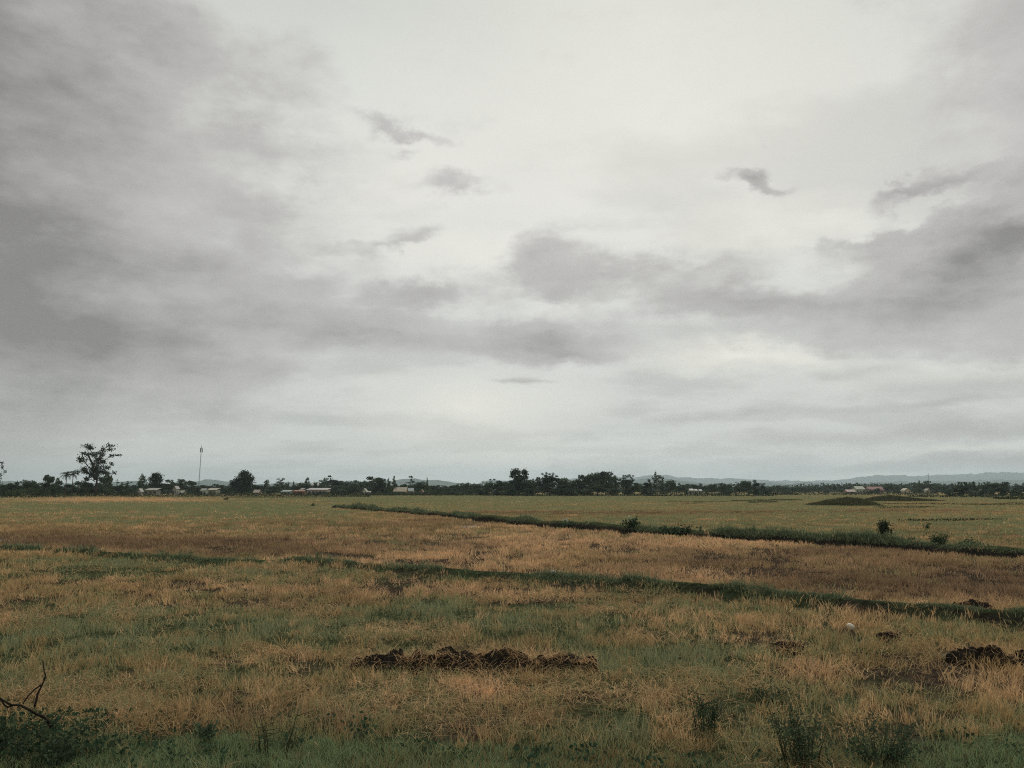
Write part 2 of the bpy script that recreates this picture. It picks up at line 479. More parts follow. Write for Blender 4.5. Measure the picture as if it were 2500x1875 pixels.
P_BARE = [(1560, 1346, 80, 9, .85), (1720, 1366, 110, 10, .95), (1860, 1388, 80, 9, .9), (2390, 1410, 110, 11, .9), (2080, 1422, 90, 9, .7), (1000, 1328, 120, 6, .8), (1640, 1555, 80, 10, .75), (1790, 1578, 90, 11, .85), (1000, 1515, 70, 8, .6), (450, 1590, 60, 9, .6),
          (1430, 1588, 70, 10, .7), (700, 1502, 60, 8, .6), (1100, 1690, 46, 10, .7), (1340, 1682, 60, 10, .7), (2200, 1660, 110, 12, .6),
          (1150, 1286, 70, 3.5, .9), (10, 1320, 60, 5, 1.), (2345, 1606, 46, 7, 1.), (2360, 1600, 100, 14, .25), (1980, 1405, 70, 8, .8), (830, 1790, 110, 16, .6), (1010, 1720, 70, 16, .6), (2050, 1560, 260, 18, .2), (1900, 1560, 90, 16, .5),
          (1240, 1600, 300, 22, .5), (2430, 1400, 120, 12, .45), (1700, 1375, 80, 8, .5), (1420, 1668, 160, 14, .3), (1320, 1790, 260, 16, .4)]

def zones(x, y):
    """what grows at a ground point"""
    u, v = proj(x, y)
    n_big = fbm(x / 14, y / 14, 11, 3); n_mid = fbm(x / 3.2, y / 3.2, 21, 3); n_sm = fbm(x / 0.8, y / 0.8, 31, 3)
    dn = line_dist(x, y, NB); df = line_dist(x, y, FB)
    vb = np.interp(u, [p[0] for p in BUND_NEAR], [p[1] for p in BUND_NEAR])
    vf = np.interp(u, [p[0] for p in BUND_FAR], [p[1] for p in BUND_FAR], left=1236)
    verge_v = np.interp(u, [-400, 0, 250, 600, 1000, 1500, 2000, 2500, 2900], [1750, 1758, 1800, 1812, 1820, 1832, 1826, 1805, 1790]) + 26 * (n_mid - .5) * 2
    verge = sstep(-10, 14, v - verge_v)
    near_f = v > vb; far_f = (v < vf) & (u > 780)
    g = np.where(near_f, 0.52, np.where(far_f, 0.74, 0.17))
    left_far = (~near_f) & (~far_f) & (v < 1300)
    g = np.where((~near_f) & (~far_f), g + 0.60 * sstep(1298, 1272, v) * sstep(1100, 700, u), g)
    s = np.where(near_f, 0.30, np.where(far_f, .3, .46)); b = np.where(near_f, 0.10, np.where(far_f, 0.12, 0.20))
    for q in P_GREEN: g = g + q[4] * blob(u, v, *q[:4])
    for q in P_STRAW:
        w = 1.3 * q[4] * blob(u, v, *q[:4]); s = s + w; g = g * (1 - 0.75 * np.minimum(w, 1)); b = b * (1 - 0.8 * np.minimum(w, 1))
    for q in P_BROWN:
        w = q[4] * blob(u, v, *q[:4]); b = b + w; g = g * (1 - 0.6 * np.minimum(w, 1))
    bare = np.zeros(np.shape(x))
    for q in P_BARE: bare = np.maximum(bare, q[4] * blob(u, v, *q[:4]))
    g = g + 0.8 * (n_mid - 0.5) + 0.6 * (n_big - 0.5) + 0.9 * (n_sm - 0.5)
    s = s + 1.5 * (fbm(x / 1.7, y / 1.7, 41, 3) - 0.5)
    b = b + 1.2 * (fbm(x / 3.0, y / 3.0, 51, 4) - 0.5)
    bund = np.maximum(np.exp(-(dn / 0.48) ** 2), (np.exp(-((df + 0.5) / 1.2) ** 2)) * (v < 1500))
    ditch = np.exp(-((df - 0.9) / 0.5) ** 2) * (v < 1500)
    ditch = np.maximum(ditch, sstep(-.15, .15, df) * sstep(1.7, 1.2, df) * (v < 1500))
    face = sstep(.05, .18, dn) * sstep(.62, .45, dn) * sstep(0, 7, x) * (.25 + .6 * sstep(.4, .6, fbm(x / 1.2, y / 1.2, 171, 2)))  # camera-side face of the near bank: its shade put into the ground colour
    ditch = np.maximum(ditch, face)  # mask carries the far ditch and the painted bank-face shade
    bund = np.maximum(bund * sstep(0.25, 0.5, fbm(x / 1.1, y / 1.1, 61, 3) + 0.12), 0)
    return dict(u=u, v=v, g=np.clip(g, 0.02, 0.97), s=np.clip(s, 0, 1), b=np.clip(b, 0, 1), verge=verge, bund=bund, ditch=ditch, bare=bare,
                near=near_f, far=far_f, n_mid=n_mid, n_sm=n_sm, n_big=n_big, dn=dn, df=df)

def mixc(a, b, t):
    t = np.asarray(t)[..., None]
    return a * (1 - t) + b * t

def field_colour(z, r):
    """colour of a dry stem"""
    c = mixc(C_STRAW, C_BRIGHT, np.clip(z['s'] + 0.5 * (r - 0.5), 0, 1))
    c = mixc(c, C_BROWN, np.clip(z['b'] + 0.3 * (r - 0.5), 0, 1) * 0.9)
    return c

# ---- ground sheet
def build_ground():
    rr = [1.2]
    while rr[-1] < 150: rr.append(rr[-1] * 1.0075)
    while rr[-1] < 60000: rr.append(rr[-1] * 1.06)
    rr = np.array(rr)
    th = np.concatenate([np.arange(-180, -46, 4.0), np.arange(-46, 46, 0.16), np.arange(46, 180, 4.0)])
    th = np.radians(th)
    nr, nt = len(rr), len(th)
    X = rr[:, None] * np.sin(th)[None]; Y = rr[:, None] * np.cos(th)[None]
    x, y = X.ravel(), Y.ravel()
    z = gz(x, y)
    z = np.where(np.hypot(x, y) > 3000, z - 2.0, z)
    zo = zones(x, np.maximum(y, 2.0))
    far = sstep(25, 120, np.hypot(x, y))
    grow = mixc(field_colour(zo, 0.5), C_OLIVE, zo['g'])
    soil = mixc(np.broadcast_to(C_SOIL, (len(x), 3)), np.array((0.05, 0.065, 0.03)), sstep(.2, .7, zo['g']) * 0.8)
    c = mixc(soil, grow * 0.6, far * 0.85)
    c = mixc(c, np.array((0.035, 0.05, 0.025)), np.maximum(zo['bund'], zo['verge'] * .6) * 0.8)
    c = mixc(c, np.array((0.022, 0.019, 0.015)), zo['ditch'])  # soil of the far ditch, plus the painted shade on the near bank
    pale = np.maximum.reduce([blob(zo['u'], zo['v'], 1150, 1286, 50, 2.5), blob(zo['u'], zo['v'], 8, 1320, 45, 3.5), blob(zo['u'], zo['v'], 2345, 1603, 38, 5)])
    c = mixc(c, np.array((0.33, 0.28, 0.24)), pale)
    V = np.vstack([np.c_[x, y, z], [[0, 0, 0]]])
    c = np.vstack([c, [C_SOIL]])
    i = np.arange(nr - 1)[:, None] * nt; j = np.arange(nt)[None]; j2 = (j + 1) % nt
    Q = np.stack([i + j, i + j2, i + nt + j2, i + nt + j], -1).reshape(-1, 4)[:, ::-1]
    jj = np.arange(nt)
    Tn = np.stack([jj, np.full(nt, nr * nt), (jj + 1) % nt], 1)[:, ::-1]
    o = mesh_np('ground', V, np.concatenate([Q.ravel(), Tn.ravel()]), np.r_[np.full(len(Q), 4), np.full(len(Tn), 3)], M_GROUND, c, smooth=True)
    o['kind'] = 'structure'
build_ground()

# ---- blades
def blades(name, P, h, w, lean_az, lean, face, col, mat=None, tipcol=None, droop=0.0, parent=None):
    n = len(P)
    mat = mat or M_BLADE
    fx, fy = np.cos(face) * w / 2, np.sin(face) * w / 2
    lx, ly = np.cos(lean_az) * lean, np.sin(lean_az) * lean
    V = np.empty((n, 5, 3), np.float32)
    V[:, 0] = P - np.c_[fx, fy, np.zeros(n)]
    V[:, 1] = P + np.c_[fx, fy, np.zeros(n)]
    mid = P + np.c_[lx * 0.38, ly * 0.38, h * (0.58 + droop)]
    V[:, 2] = mid + np.c_[fx, fy, np.zeros(n)] * 0.8
    V[:, 3] = mid - np.c_[fx, fy, np.zeros(n)] * 0.8
    V[:, 4] = P + np.c_[lx, ly, h]
    k = np.arange(n)[:, None] * 5
    F = np.concatenate([k + np.array([[0, 1, 2, 3]]), k + np.array([[3, 2, 4]])], 1)
    sizes = np.tile([4, 3], n)
    C = np.repeat(col[:, None, :], 5, 1)
    if tipcol is not None:
        C[:, 4] = tipcol
    return mesh_np(name, V.reshape(-1, 3), F.ravel(), sizes, mat, C.reshape(-1, 3), parent)

def scatter(n, d0, d1, power):
    """n ground points between two distances, denser close by"""
    t = rng.random(n)
    a = 2 - power
    d = (d0 ** a + t * (d1 ** a - d0 ** a)) ** (1 / a)
    x = (rng.random(n) * 2 - 1) * (0.74 * d + 2.5)
    return x, d

HEAP_PTS = []
HEAP_CUT = []   # ground ellipses kept free of stems: (x, y, rx, ry)

def field_tufts():
    n = 150000
    x, y = scatter(n, 5.2, 400, 1.5)
    z = zones(x, y)
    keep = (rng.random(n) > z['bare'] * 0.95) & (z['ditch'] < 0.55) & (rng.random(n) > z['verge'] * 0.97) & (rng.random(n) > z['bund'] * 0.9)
    hole = fbm(x / 0.62, y / 0.62, 121, 2)
    keep &= ~((hole < 0.40) & (rng.random(n) < 0.8))
    hole2 = fbm(x / 1.9, y / 3.4, 141, 3)
    keep &= ~((hole2 < 0.36) & (y > 18) & (rng.random(n) < 0.85))
    for (hx, hy, rx, ry) in HEAP_CUT:
        keep &= ((x - hx) / rx) ** 2 + ((y - hy) / ry) ** 2 > 1
    x, y = x[keep], y[keep]
    z = {k: q[keep] for k, q in z.items()}
    n = len(x)
    green = rng.random(n) < z['g']
    nb = 14
    rep = lambda a: np.repeat(a, nb, axis=0)
    d = np.hypot(x, y)
    rad = 0.045 * np.maximum(1, (d / 10)) ** 0.75 * np.where(green, 1.6, 1.0)
    X = rep(x) + rng.normal(0, 1, n * nb) * rep(rad); Y = rep(y) + rng.normal(0, 1, n * nb) * rep(rad)
    Z = gz(X, Y) - 0.01
    G = rep(green); D = rep(d)
    hs = np.where(z['near'], 0.17, np.where(z['far'], 0.15, 0.20)) * (0.25 + 1.5 * fbm(x / 1.3, y / 1.3, 131, 3))
    hg = np.where(z['near'], 0.15, 0.14) * (0.5 + 1.0 * z['n_sm'])
    h = rep(np.where(green, hg, hs)) * (0.55 + 0.75 * rng.random(n * nb))
    w = np.where(G, 0.0058, 0.0062) * np.maximum(1, D / 9) * (0.7 + 0.6 * rng.random(n * nb))
    # stems of a tuft lean together, some of them knocked over
    ta = rep(rng.random(n) * 2 * np.pi); tl = rep(np.abs(rng.normal(0, 0.30, n)) + 0.7 * (rng.random(n) < 0.16))
    la = ta + rng.normal(0, 0.9, n * nb)
    lean = h * (tl + np.abs(rng.normal(0, 0.32, n * nb)))
    h = h / np.sqrt(1 + (lean / h) ** 2 * 0.6)
    r = rng.random(n * nb)
    zz = {k: rep(q) for k, q in z.items() if k in ('s', 'b', 'g')}
    cs = field_colour(zz, r) * rep(0.7 + .6 * rng.random((n, 1)))
    cg = mixc(np.broadcast_to(C_GREEN, (n * nb, 3)), C_OLIVE, np.clip(1.2 - zz['g'] + 0.6 * (r - .5), 0, 1))
    c = np.where(G[:, None], cg, cs) * (0.72 + 0.56 * rng.random((n * nb, 1)))
    near = D < 45
    for nm, m in (('rice_stubble', near & ~G), ('field_grass', near & G), ('far_stubble', ~near & ~G), ('far_grass', ~near & G)):
        o = blades(nm, np.c_[X, Y, Z][m], h[m], w[m], la[m], lean[m], rng.random(m.sum()) * np.pi, c[m])
        tag(o, {'rice_stubble': 'cut dry rice stubble standing across the near fields', 'field_grass': 'short green grass growing up between the near stubble',
                'far_stubble': 'dry brown stubble of the fields farther off', 'far_grass': 'olive green grass of the fields farther off'}[nm],
            'stubble' if 'stubble' in nm else 'grass', kind='stuff')

def litter():
    """cut straw lying flat and tangled"""
    n = 19000
    x, y = scatter(n, 5.4, 46, 1.4)
    z = zones(x, y)
    u, v = z['u'], z['v']
    patch = fbm(x / 2.4, y / 1.5, 71, 3)
    p = 0.08 + 0.8 * sstep(0.50, 0.70, patch) * z['near'] + 0.5 * blob(u, v, 1250, 1715, 420, 60) + .6 * blob(u, v, 700, 1745, 420, 40) + .5 * blob(u, v, 1000, 1560, 200, 30) + .3 * blob(u, v, 1650, 1400, 500, 40) + .6 * blob(u, v, 2230, 1605, 160, 26)
    keep = (rng.random(n) < p) & (rng.random(n) > z['verge'] * 0.93) & (rng.random(n) > z['bund']) & (z['ditch'] < .4)
    x, y = x[keep], y[keep]; z = {k: q[keep] for k, q in z.items()}
    n = len(x); nb = 15
    rep = lambda a: np.repeat(a, nb, axis=0)
    X = rep(x) + rng.normal(0, 0.13, n * nb); Y = rep(y) + rng.normal(0, 0.16, n * nb)
    D = np.hypot(X, Y)
    L = (0.09 + 0.22 * rng.random(n * nb))
    az = rep(rng.random(n) * np.pi * 2) + rng.normal(0, 0.65, n * nb)
    Z = gz(X, Y) + 0.02 + 0.09 * rng.random(n * nb)
    w = 0.0060 * np.maximum(1, D / 10) * (0.7 + .6 * rng.random(n * nb))
    h = rng.normal(0.01, 0.05, n * nb)
    zz = {k: rep(q) for k, q in z.items() if k in ('s', 'b', 'g')}
    zz['s'] = np.clip(zz['s'] + .15, 0, 1); zz['b'] = zz['b'] * .8
    c = field_colour(zz, rng.random(n * nb)) * (0.5 + 0.7 * rng.random((n * nb, 1)))
    o = blades('straw_litter', np.c_[X, Y, Z], h, w, az, L, az + np.pi / 2 + rng.normal(0, .3, n * nb), c, droop=0.35)
    tag(o, 'tangled loose straw lying flat over the near field', 'straw', kind='stuff')

def bund_grass():
    n = 30000
    x, y = scatter(n, 12, 140, 1.4)
    # pull the points on to the two banks
    L = np.where(rng.random(n) < 0.5, 0, 1)
    xs, ys = [], []
    for k, (B, cnt, sd, off) in enumerate(((NB, 12000, 0.20, 0.0), (FB, 15000, 0.50, -0.4))):
        seg = np.hypot(*np.diff(B, axis=0).T)
        dist = np.hypot(*((B[:-1] + B[1:]) / 2).T)
        wgt = seg / dist ** 0.9; wgt /= wgt.sum()
        i = rng.choice(len(seg), cnt, p=wgt); t = rng.random(cnt)
        P = B[i] + (B[i + 1] - B[i]) * t[:, None]
        dr = (B[i + 1] - B[i]) / seg[i][:, None]
        nrm = np.c_[dr[:, 1], -dr[:, 0]]          # towards the camera
        o = rng.normal(0, sd, cnt) + off
        wv = np.where(rng.random(cnt) < .5, 1.0, 1.0) * (fbm(P[:, 0] / 2.6, P[:, 1] / 2.6, 161 + len(xs), 3) - .5) * sd * 4
        o = o + wv
        if len(xs): o = np.where(o > .1, -np.abs(o) * .8, o)
        else: o = np.where((o > .12) & (P[:, 0] > 3), .12 - np.abs(o) * .8, o)
        P = P + nrm * o[:, None]
        xs.append(P[:, 0]); ys.append(P[:, 1])
    k = np.r_[np.zeros(len(xs[0])), np.ones(len(xs[1]))]
    x, y = np.concatenate(xs), np.concatenate(ys)
    m = (y > 5) & (np.abs(x) < 0.75 * y + 4)
    x, y, k = x[m], y[m], k[m]
    sc = np.where(k == 0, 1.2, 3.5)
    patch = fbm(x / sc, y / sc, 81, 3)
    m = rng.random(len(x)) < np.clip(np.where(k == 0, .5, .42) + np.where(k == 0, 4.0, 5.0) * (patch - 0.5), 0.04, 1) * np.where((k == 0) & (x < -6), .4, 1)
    x, y, k, patch = x[m], y[m], k[m], patch[m]
    n = len(x); nb = 11
    rep = lambda a: np.repeat(a, nb, axis=0)
    D = rep(np.hypot(x, y))
    X = rep(x) + rng.normal(0, 1, n * nb) * 0.06 * np.maximum(1, D / 18) ** .6; Y = rep(y) + rng.normal(0, 1, n * nb) * 0.06
    h = (rep(np.where(k == 0, 0.08, 0.13) * np.clip(0.2 + 2.6 * (patch - .3), .2, 2) * (1 + 1.6 * (rng.random(len(x)) < .06)))) * (0.5 + 0.9 * rng.random(n * nb))
    w = 0.006 * np.maximum(1, D / 10) * (.7 + .6 * rng.random(n * nb))
    la = rng.random(n * nb) * 2 * np.pi
    c = mixc(np.broadcast_to(C_DARK, (n * nb, 3)), C_GREEN, np.clip(rng.normal(0.45, .35, n * nb), 0, 1)) * (0.75 + .5 * rng.random((n * nb, 1)))
    o = blades('bank_grass', np.c_[X, Y, gz(X, Y) - .01], h, w, la, h * np.abs(rng.normal(.5, .35, n * nb)), rng.random(n * nb) * np.pi, c)
    tag(o, 'dark green grass on the low banks between the fields', 'grass', kind='stuff')

def verge_grass():
    n = 12000
    x, y = scatter(n, 5.0, 11.5, 1.2)
    z = zones(x, y)
    keep = rng.random(n) < z['verge'] * 0.97 + 0.02
    x, y = x[keep], y[keep]; z = {k: q[keep] for k, q in z.items()}
    n = len(x); nb = 22
    rep = lambda a: np.repeat(a, nb, axis=0)
    X = rep(x) + rng.normal(0, .06, n * nb); Y = rep(y) + rng.normal(0, .06, n * nb)
    h = rep(0.05 + 0.07 * z['n_sm']) * (.5 + .9 * rng.random(n * nb))
    w = 0.0045 * (.7 + .6 * rng.random(n * nb))
    dry = (rng.random(n * nb) < rep(0.05 + .5 * sstep(.52, .7, z['n_mid'])))
    c = mixc(np.broadcast_to(C_DARK * 2.0, (n * nb, 3)), C_GREEN * np.array((.98, 1.08, .92)), np.clip(rng.normal(.75, .3, n * nb), 0, 1))
    c = np.where(dry[:, None], C_STRAW * .8, c) * (.75 + .5 * rng.random((n * nb, 1)))
    o = blades('verge_grass', np.c_[X, Y, gz(X, Y) - .005], h, w, rng.random(n * nb) * 6.28, h * np.abs(rng.normal(.7, .4, n * nb)), rng.random(n * nb) * np.pi, c)
    tag(o, 'low lush green grass along the near edge of the field', 'grass', kind='stuff')

def leaf_cards(P, size, nrm_up, col, long=1.8):
    """small folded leaves: two triangles each, at points P"""
    n = len(P)
    a = rng.normal(0, 1, (n, 3)); a[:, 2] = np.abs(a[:, 2]) * nrm_up + a[:, 2] * (1 - nrm_up)
    a /= np.linalg.norm(a, axis=1)[:, None]
    b = np.cross(a, rng.normal(0, 1, (n, 3))); b /= np.linalg.norm(b, axis=1)[:, None] + 1e-9
    c = np.cross(a, b)
    s = np.asarray(size).reshape(-1, 1) * (0.7 + 0.6 * rng.random((n, 1)))
    V = np.empty((n, 4, 3), np.float32)
    V[:, 0] = P - c * s * long * .5
    V[:, 1] = P + b * s * .5 + a * s * .12
    V[:, 2] = P + c * s * long * .5
    V[:, 3] = P - b * s * .5 + a * s * .12
    k = np.arange(n)[:, None] * 4
    F = np.concatenate([k + np.array([[0, 1, 2]]), k + np.array([[0, 2, 3]])], 1)
    return V.reshape(-1, 3), F.ravel(), np.full(2 * n, 3), np.repeat(col, 4, axis=0)

def broad_weeds():
    n = 2600
    x, y = scatter(n, 5.6, 11, 1.2)
    z = zones(x, y)
    w = np.exp(-((z['u'] - 120) / 420) ** 2) * sstep(1745, 1790, z['v']) * 1.0 + .30 * sstep(.45, .65, z['n_mid']) * z['verge'] + .5 * blob(z['u'], z['v'], 1950, 1830, 420, 40) * z['verge']
    w *= sstep(1890, 1840, z['v']) * .9 + .1
    k = rng.random(n) < w
    x, y = x[k], y[k]
    n = len(x); nb = 16
    X = np.repeat(x, nb) + rng.normal(0, .09, n * nb); Y = np.repeat(y, nb) + rng.normal(0, .09, n * nb)
    hh = np.repeat(0.05 + 0.15 * fbm(x / .9, y / .9, 91, 2), nb)
    Z = gz(X, Y) + hh * rng.random(n * nb) ** .6
    c = mixc(np.broadcast_to(np.array((.03, .058, .035)), (n * nb, 3)), np.array((.075, .13, .075)), np.clip(rng.normal(.4, .35, n * nb), 0, 1))
    o = mesh_np('broadleaf_weeds', *leaf_cards(np.c_[X, Y, Z], np.full(n * nb, .034), .8, c, 1.5)[:3], M_WEED, np.repeat(c, 4, axis=0))
    tag(o, 'dark broad leaved weeds creeping along the near verge', 'weeds', kind='stuff')

# ------------------------------------------------------------------ soil heaps
def heap(name, label, outline, Y, depth, seed, group=None, soil=(.030, .024, .019), grass=0.0, cat='soil heap', clods=0):
    """a heap of dug soil: outline = (px, top py, base py) read along its length, set at distance Y"""
    us = np.array([p[0] for p in outline], float)
    L = []
    for (px, ty, by) in outline:
        g = gp(px, by)
        L.append((px, max(0.0, at(px, ty, Y)[2] + 0.02)))
    xa, xb = at(us[0], 1196, Y)[0], at(us[-1], 1196, Y)[0]
    nx = int(max(60, min(320, (us[-1] - us[0]) / 1.9))); ny = 56
    X, T = np.meshgrid(np.linspace(xa, xb, nx), np.linspace(-1, 1, ny))
    px = np.interp(X, [xa, xb], [us[0], us[-1]])
    H = np.interp(px, us, [q[1] for q in L])
    fine = min(0.11, max(H.max() * 0.30, .035)) if Y < 60 else H.max() * .16
    Hn = H / H.max()
    Yc = Y + T * depth * (0.55 + .45 * np.clip(Hn, 0, 1)) * (0.75 + .5 * fbm(X / (depth * .7), T * 2, seed + 5, 2))
    prof = np.clip(1 - np.abs(T) ** 1.7, 0, 1)
    # lumps: rounded clods of two sizes pressed together
    def lumps(size, sd):
        r2 = np.random.default_rng(sd)
        m = int(min(700, (xb - xa) * 2.4 * depth / size ** 2 * .8)) + 4
        cx, cy = r2.uniform(xa, xb, m), r2.uniform(Y - depth * 1.2, Y + depth * 1.2, m)
        rr = size * r2.uniform(.5, 1.25, m)
        out = np.zeros(X.shape)
        for a_, b_, c_ in zip(cx, cy, rr):
            q = 1 - ((X - a_) ** 2 + (Yc - b_) ** 2) / c_ ** 2
            out = np.maximum(out, np.sqrt(np.clip(q, 0, 1)) * c_)
        return out
    l1, l2 = lumps(fine * 1.1, seed), lumps(fine * .5, seed + 1)
    rough = fbm(X / fine * 2.2, Yc / fine * 2.2, seed, 4) - .5
    Zc = H * prof * .74 + (l1 * .55 + l2 * .55 - fine * .28 + rough * fine * .9) * np.clip(prof * 2.2, 0, 1)
    jit = fine * .35
    X = X + (fbm(X / fine * 1.5 + 40, Yc / fine * 1.5, seed + 3, 3) - .5) * jit * 2
    Yc = Yc + (fbm(X / fine * 1.5 + 90, Yc / fine * 1.5, seed + 4, 3) - .5) * jit * 2
    Zg = gz(X.ravel(), Yc.ravel()).reshape(X.shape) if Y < 150 else np.zeros(X.shape)
    edge = np.abs(T) > .97; edge[:, 0] = True; edge[:, -1] = True
    Zc = np.where(edge, -.06, np.maximum(Zc, -.03)) + Zg
    root = empty(name, (0.5 * (xa + xb), Y, 0))
    o0 = np.array((0.5 * (xa + xb), Y, 0))
    V = np.c_[X.ravel(), Yc.ravel(), Zc.ravel()] - o0
    i = np.arange(ny - 1)[:, None] * nx; j = np.arange(nx - 1)[None]
    Q = np.stack([i + j, i + j + 1, i + nx + j + 1, i + nx + j], -1).reshape(-1, 4)
    if Y < 20: HEAP_PTS.append((V + o0, T.ravel(), xb - xa))
    c = np.array(soil) * (0.6 + .8 * fbm(X / fine / 2, Yc / fine / 2, seed + 1, 3).ravel()[:, None])
    mesh_np('soil', V, Q.ravel(), np.full(len(Q), 4), M_SOIL, c, root)
    if grass:
        k = rng.choice(len(V), int(len(V) * grass))
        P = V[k] + rng.normal(0, 1, (len(k), 3)) * np.array((fine, fine, 0)) * .5
        P[:, 2] = V[k][:, 2] - .02
        n = len(P)
        h = min(.28, H.max() * .2) * (.3 + .9 * rng.random(n))
        w = np.full(n, Y / 803 * .45)
        cc = mixc(np.broadcast_to(np.array((.06, .07, .042)), (n, 3)), np.array((.19, .175, .085)), rng.random(n) ** 1.6)
        blades('grass_cover', P, h, w, rng.random(n) * 6.28, h * .6, rng.random(n) * 3.14, cc, parent=root)
    tag(root, label, cat, group)
    HEAP_CUT.append((o0[0], Y, abs(xb - xa) / 2 * .9, depth * .42))
    return root

_PHI = (1 + 5 ** .5) / 2
_IV = np.array([(-1, _PHI, 0), (1, _PHI, 0), (-1, -_PHI, 0), (1, -_PHI, 0), (0, -1, _PHI), (0, 1, _PHI), (0, -1, -_PHI), (0, 1, -_PHI), (_PHI, 0, -1), (_PHI, 0, 1), (-_PHI, 0, -1), (-_PHI, 0, 1)]) / math.sqrt(1 + _PHI ** 2)
_IF = [(0, 11, 5), (0, 5, 1), (0, 1, 7), (0, 7, 10), (0, 10, 11), (1, 5, 9), (5, 11, 4), (11, 10, 2), (10, 7, 6), (7, 1, 8), (3, 9, 4), (3, 4, 2), (3, 2, 6), (3, 6, 8), (3, 8, 9), (4, 9, 5), (2, 4, 11), (6, 2, 10), (8, 6, 7), (9, 8, 1)]
def icos(mb, c, s, col, sub=1):
    V = [tuple(v) for v in _IV]; F = list(_IF)
    for _ in range(sub):
        cache, F2 = {}, []
        def mid(a, b):
            k = (min(a, b), max(a, b))
            if k not in cache:
                m = np.array(V[a]) + np.array(V[b]); V.append(tuple(m / np.linalg.norm(m))); cache[k] = len(V) - 1
            return cache[k]
        for a, b, d in F:
            e, f, g = mid(a, b), mid(b, d), mid(d, a)
            F2 += [(a, e, g), (b, f, e), (d, g, f), (e, f, g)]
        F = F2
    A = np.array(V)
    A = A * (1 + .35 * (rng.random((len(A), 1)) - .5)) * s * rng.uniform(.7, 1.2, 3)
    mb.add(A + np.asarray(c), F, col)

heap('soil_heap', 'long dark heap of freshly dug soil with straw in the middle of the near field',
     [(865, 1622, 1622), (885, 1612, 1620), (915, 1606, 1622), (940, 1600, 1625), (960, 1589, 1625), (985, 1585, 1625), (1005, 1604, 1626), (1022, 1592, 1626), (1045, 1606, 1626), (1070, 1592, 1625), (1095, 1580, 1625), (1120, 1588, 1625), (1145, 1598, 1625),
      (1165, 1604, 1625), (1190, 1590, 1625), (1210, 1570, 1625), (1230, 1578, 1625), (1255, 1590, 1628), (1280, 1592, 1628), (1300, 1606, 1628), (1330, 1604, 1630), (1370, 1598, 1630), (1395, 1602, 1632), (1415, 1611, 1622), (1435, 1613, 1612), (1452, 1622, 1622)],
     12.1, .34, 101, soil=(0.032, 0.027, 0.022))
heap('soil_heap', 'black lumpy soil heap at the right edge beside a pale mud patch',
     [(2290, 1604, 1600), (2312, 1594, 1605), (2335, 1588, 1605), (2360, 1584, 1606), (2385, 1573, 1606), (2405, 1577, 1606), (2418, 1594, 1606), (2430, 1606, 1606)], 12.5, .24, 111, soil=(0.027, 0.023, 0.019))
heap('soil_heap', 'low black soil heap cut off by the right edge of the field view',
     [(2426, 1604, 1604), (2450, 1592, 1604), (2480, 1585, 1604), (2510, 1588, 1604), (2550, 1602, 1604)], 12.3, .28, 121, soil=(0.027, 0.023, 0.019))
heap('soil_heap', 'small pointed dark soil heap just behind the near grassy bank',
     [(2265, 1488, 1488), (2285, 1482, 1488), (2310, 1476, 1488), (2335, 1473, 1488), (2354, 1463, 1488), (2372, 1471, 1488), (2395, 1482, 1488), (2410, 1489, 1488)], 17.6, .45, 131, soil=(0.034, 0.027, 0.022))
heap('soil_clod', 'single dark clod of soil lying right of the white rounded lump',
     [(2118, 1554, 1552), (2132, 1546, 1552), (2144, 1538, 1552), (2154, 1540, 1552), (2166, 1550, 1556), (2174, 1557, 1556)], 14.2, .14, 141, cat='clod', soil=(0.034, 0.027, 0.022))
heap('soil_heap', 'small flat soil heap below and left of the white rounded lump',
     [(1866, 1578, 1576), (1885, 1570, 1578), (1905, 1567, 1578), (1925, 1571, 1578), (1942, 1578, 1578)], 13.4, .20, 151, soil=(0.034, 0.027, 0.022))
heap('earth_mound', 'big overgrown earth mound far off on the right, the nearer and left one',
     [(1976, 1233, 1234), (1992, 1229, 1234), (2008, 1224, 1234), (2025, 1219, 1235), (2045, 1214, 1235), (2062, 1211, 1235), (2080, 1212, 1235), (2098, 1215, 1235), (2114, 1222, 1234), (2126, 1228, 1234), (2138, 1233, 1233)],
     136, 5.0, 161, soil=(.065, .062, .038), grass=1.6, cat='mound')
heap('earth_mound', 'long dark overgrown earth mound far off, the farther and right one',
     [(2106, 1224, 1224), (2118, 1218, 1224), (2134, 1212, 1224), (2155, 1208, 1224), (2175, 1206, 1224), (2195, 1209, 1224), (2222, 1214, 1224), (2255, 1219, 1224), (2292, 1224, 1225)],
     186, 6.0, 171, soil=(.05, .052, .034), grass=1.6, cat='mound')

field_tufts()
litter()
bund_grass()
verge_grass()
broad_weeds()

def heap_straw():
    """straw caught on the near heap"""
    P = []
    for (V, T, wd) in HEAP_PTS:
        n = int((1700 if wd > 2 else 700) * wd)
        k = rng.integers(len(V), size=n)
        q = V[k]
        m = ((fbm(q[:, 0] / .26, q[:, 1] / .26, 151, 2) > .46) & (T[k] < .6)) | (rng.random(n) < .12) | ((T[k] < -.75) & (rng.random(n) < .5))
        P.append(q[m])
    P = np.vstack(P); n = len(P)
    P[:, 2] += .015 + .02 * rng.random(n)
    o = blades('heap_straw', P, rng.normal(-.01, .07, n), .0072 * (.7 + .7 * rng.random(n)), rng.random(n) * 6.28, .07 + .18 * rng.random(n),
               rng.random(n) * 3.14, field_colour(dict(s=np.full(n, .7), b=np.full(n, .15)), rng.random(n)) * (.5 + .7 * rng.random((n, 1))))
    tag(o, 'loose straw caught on the dark soil heaps of the near field', 'straw', kind='stuff')
heap_straw()

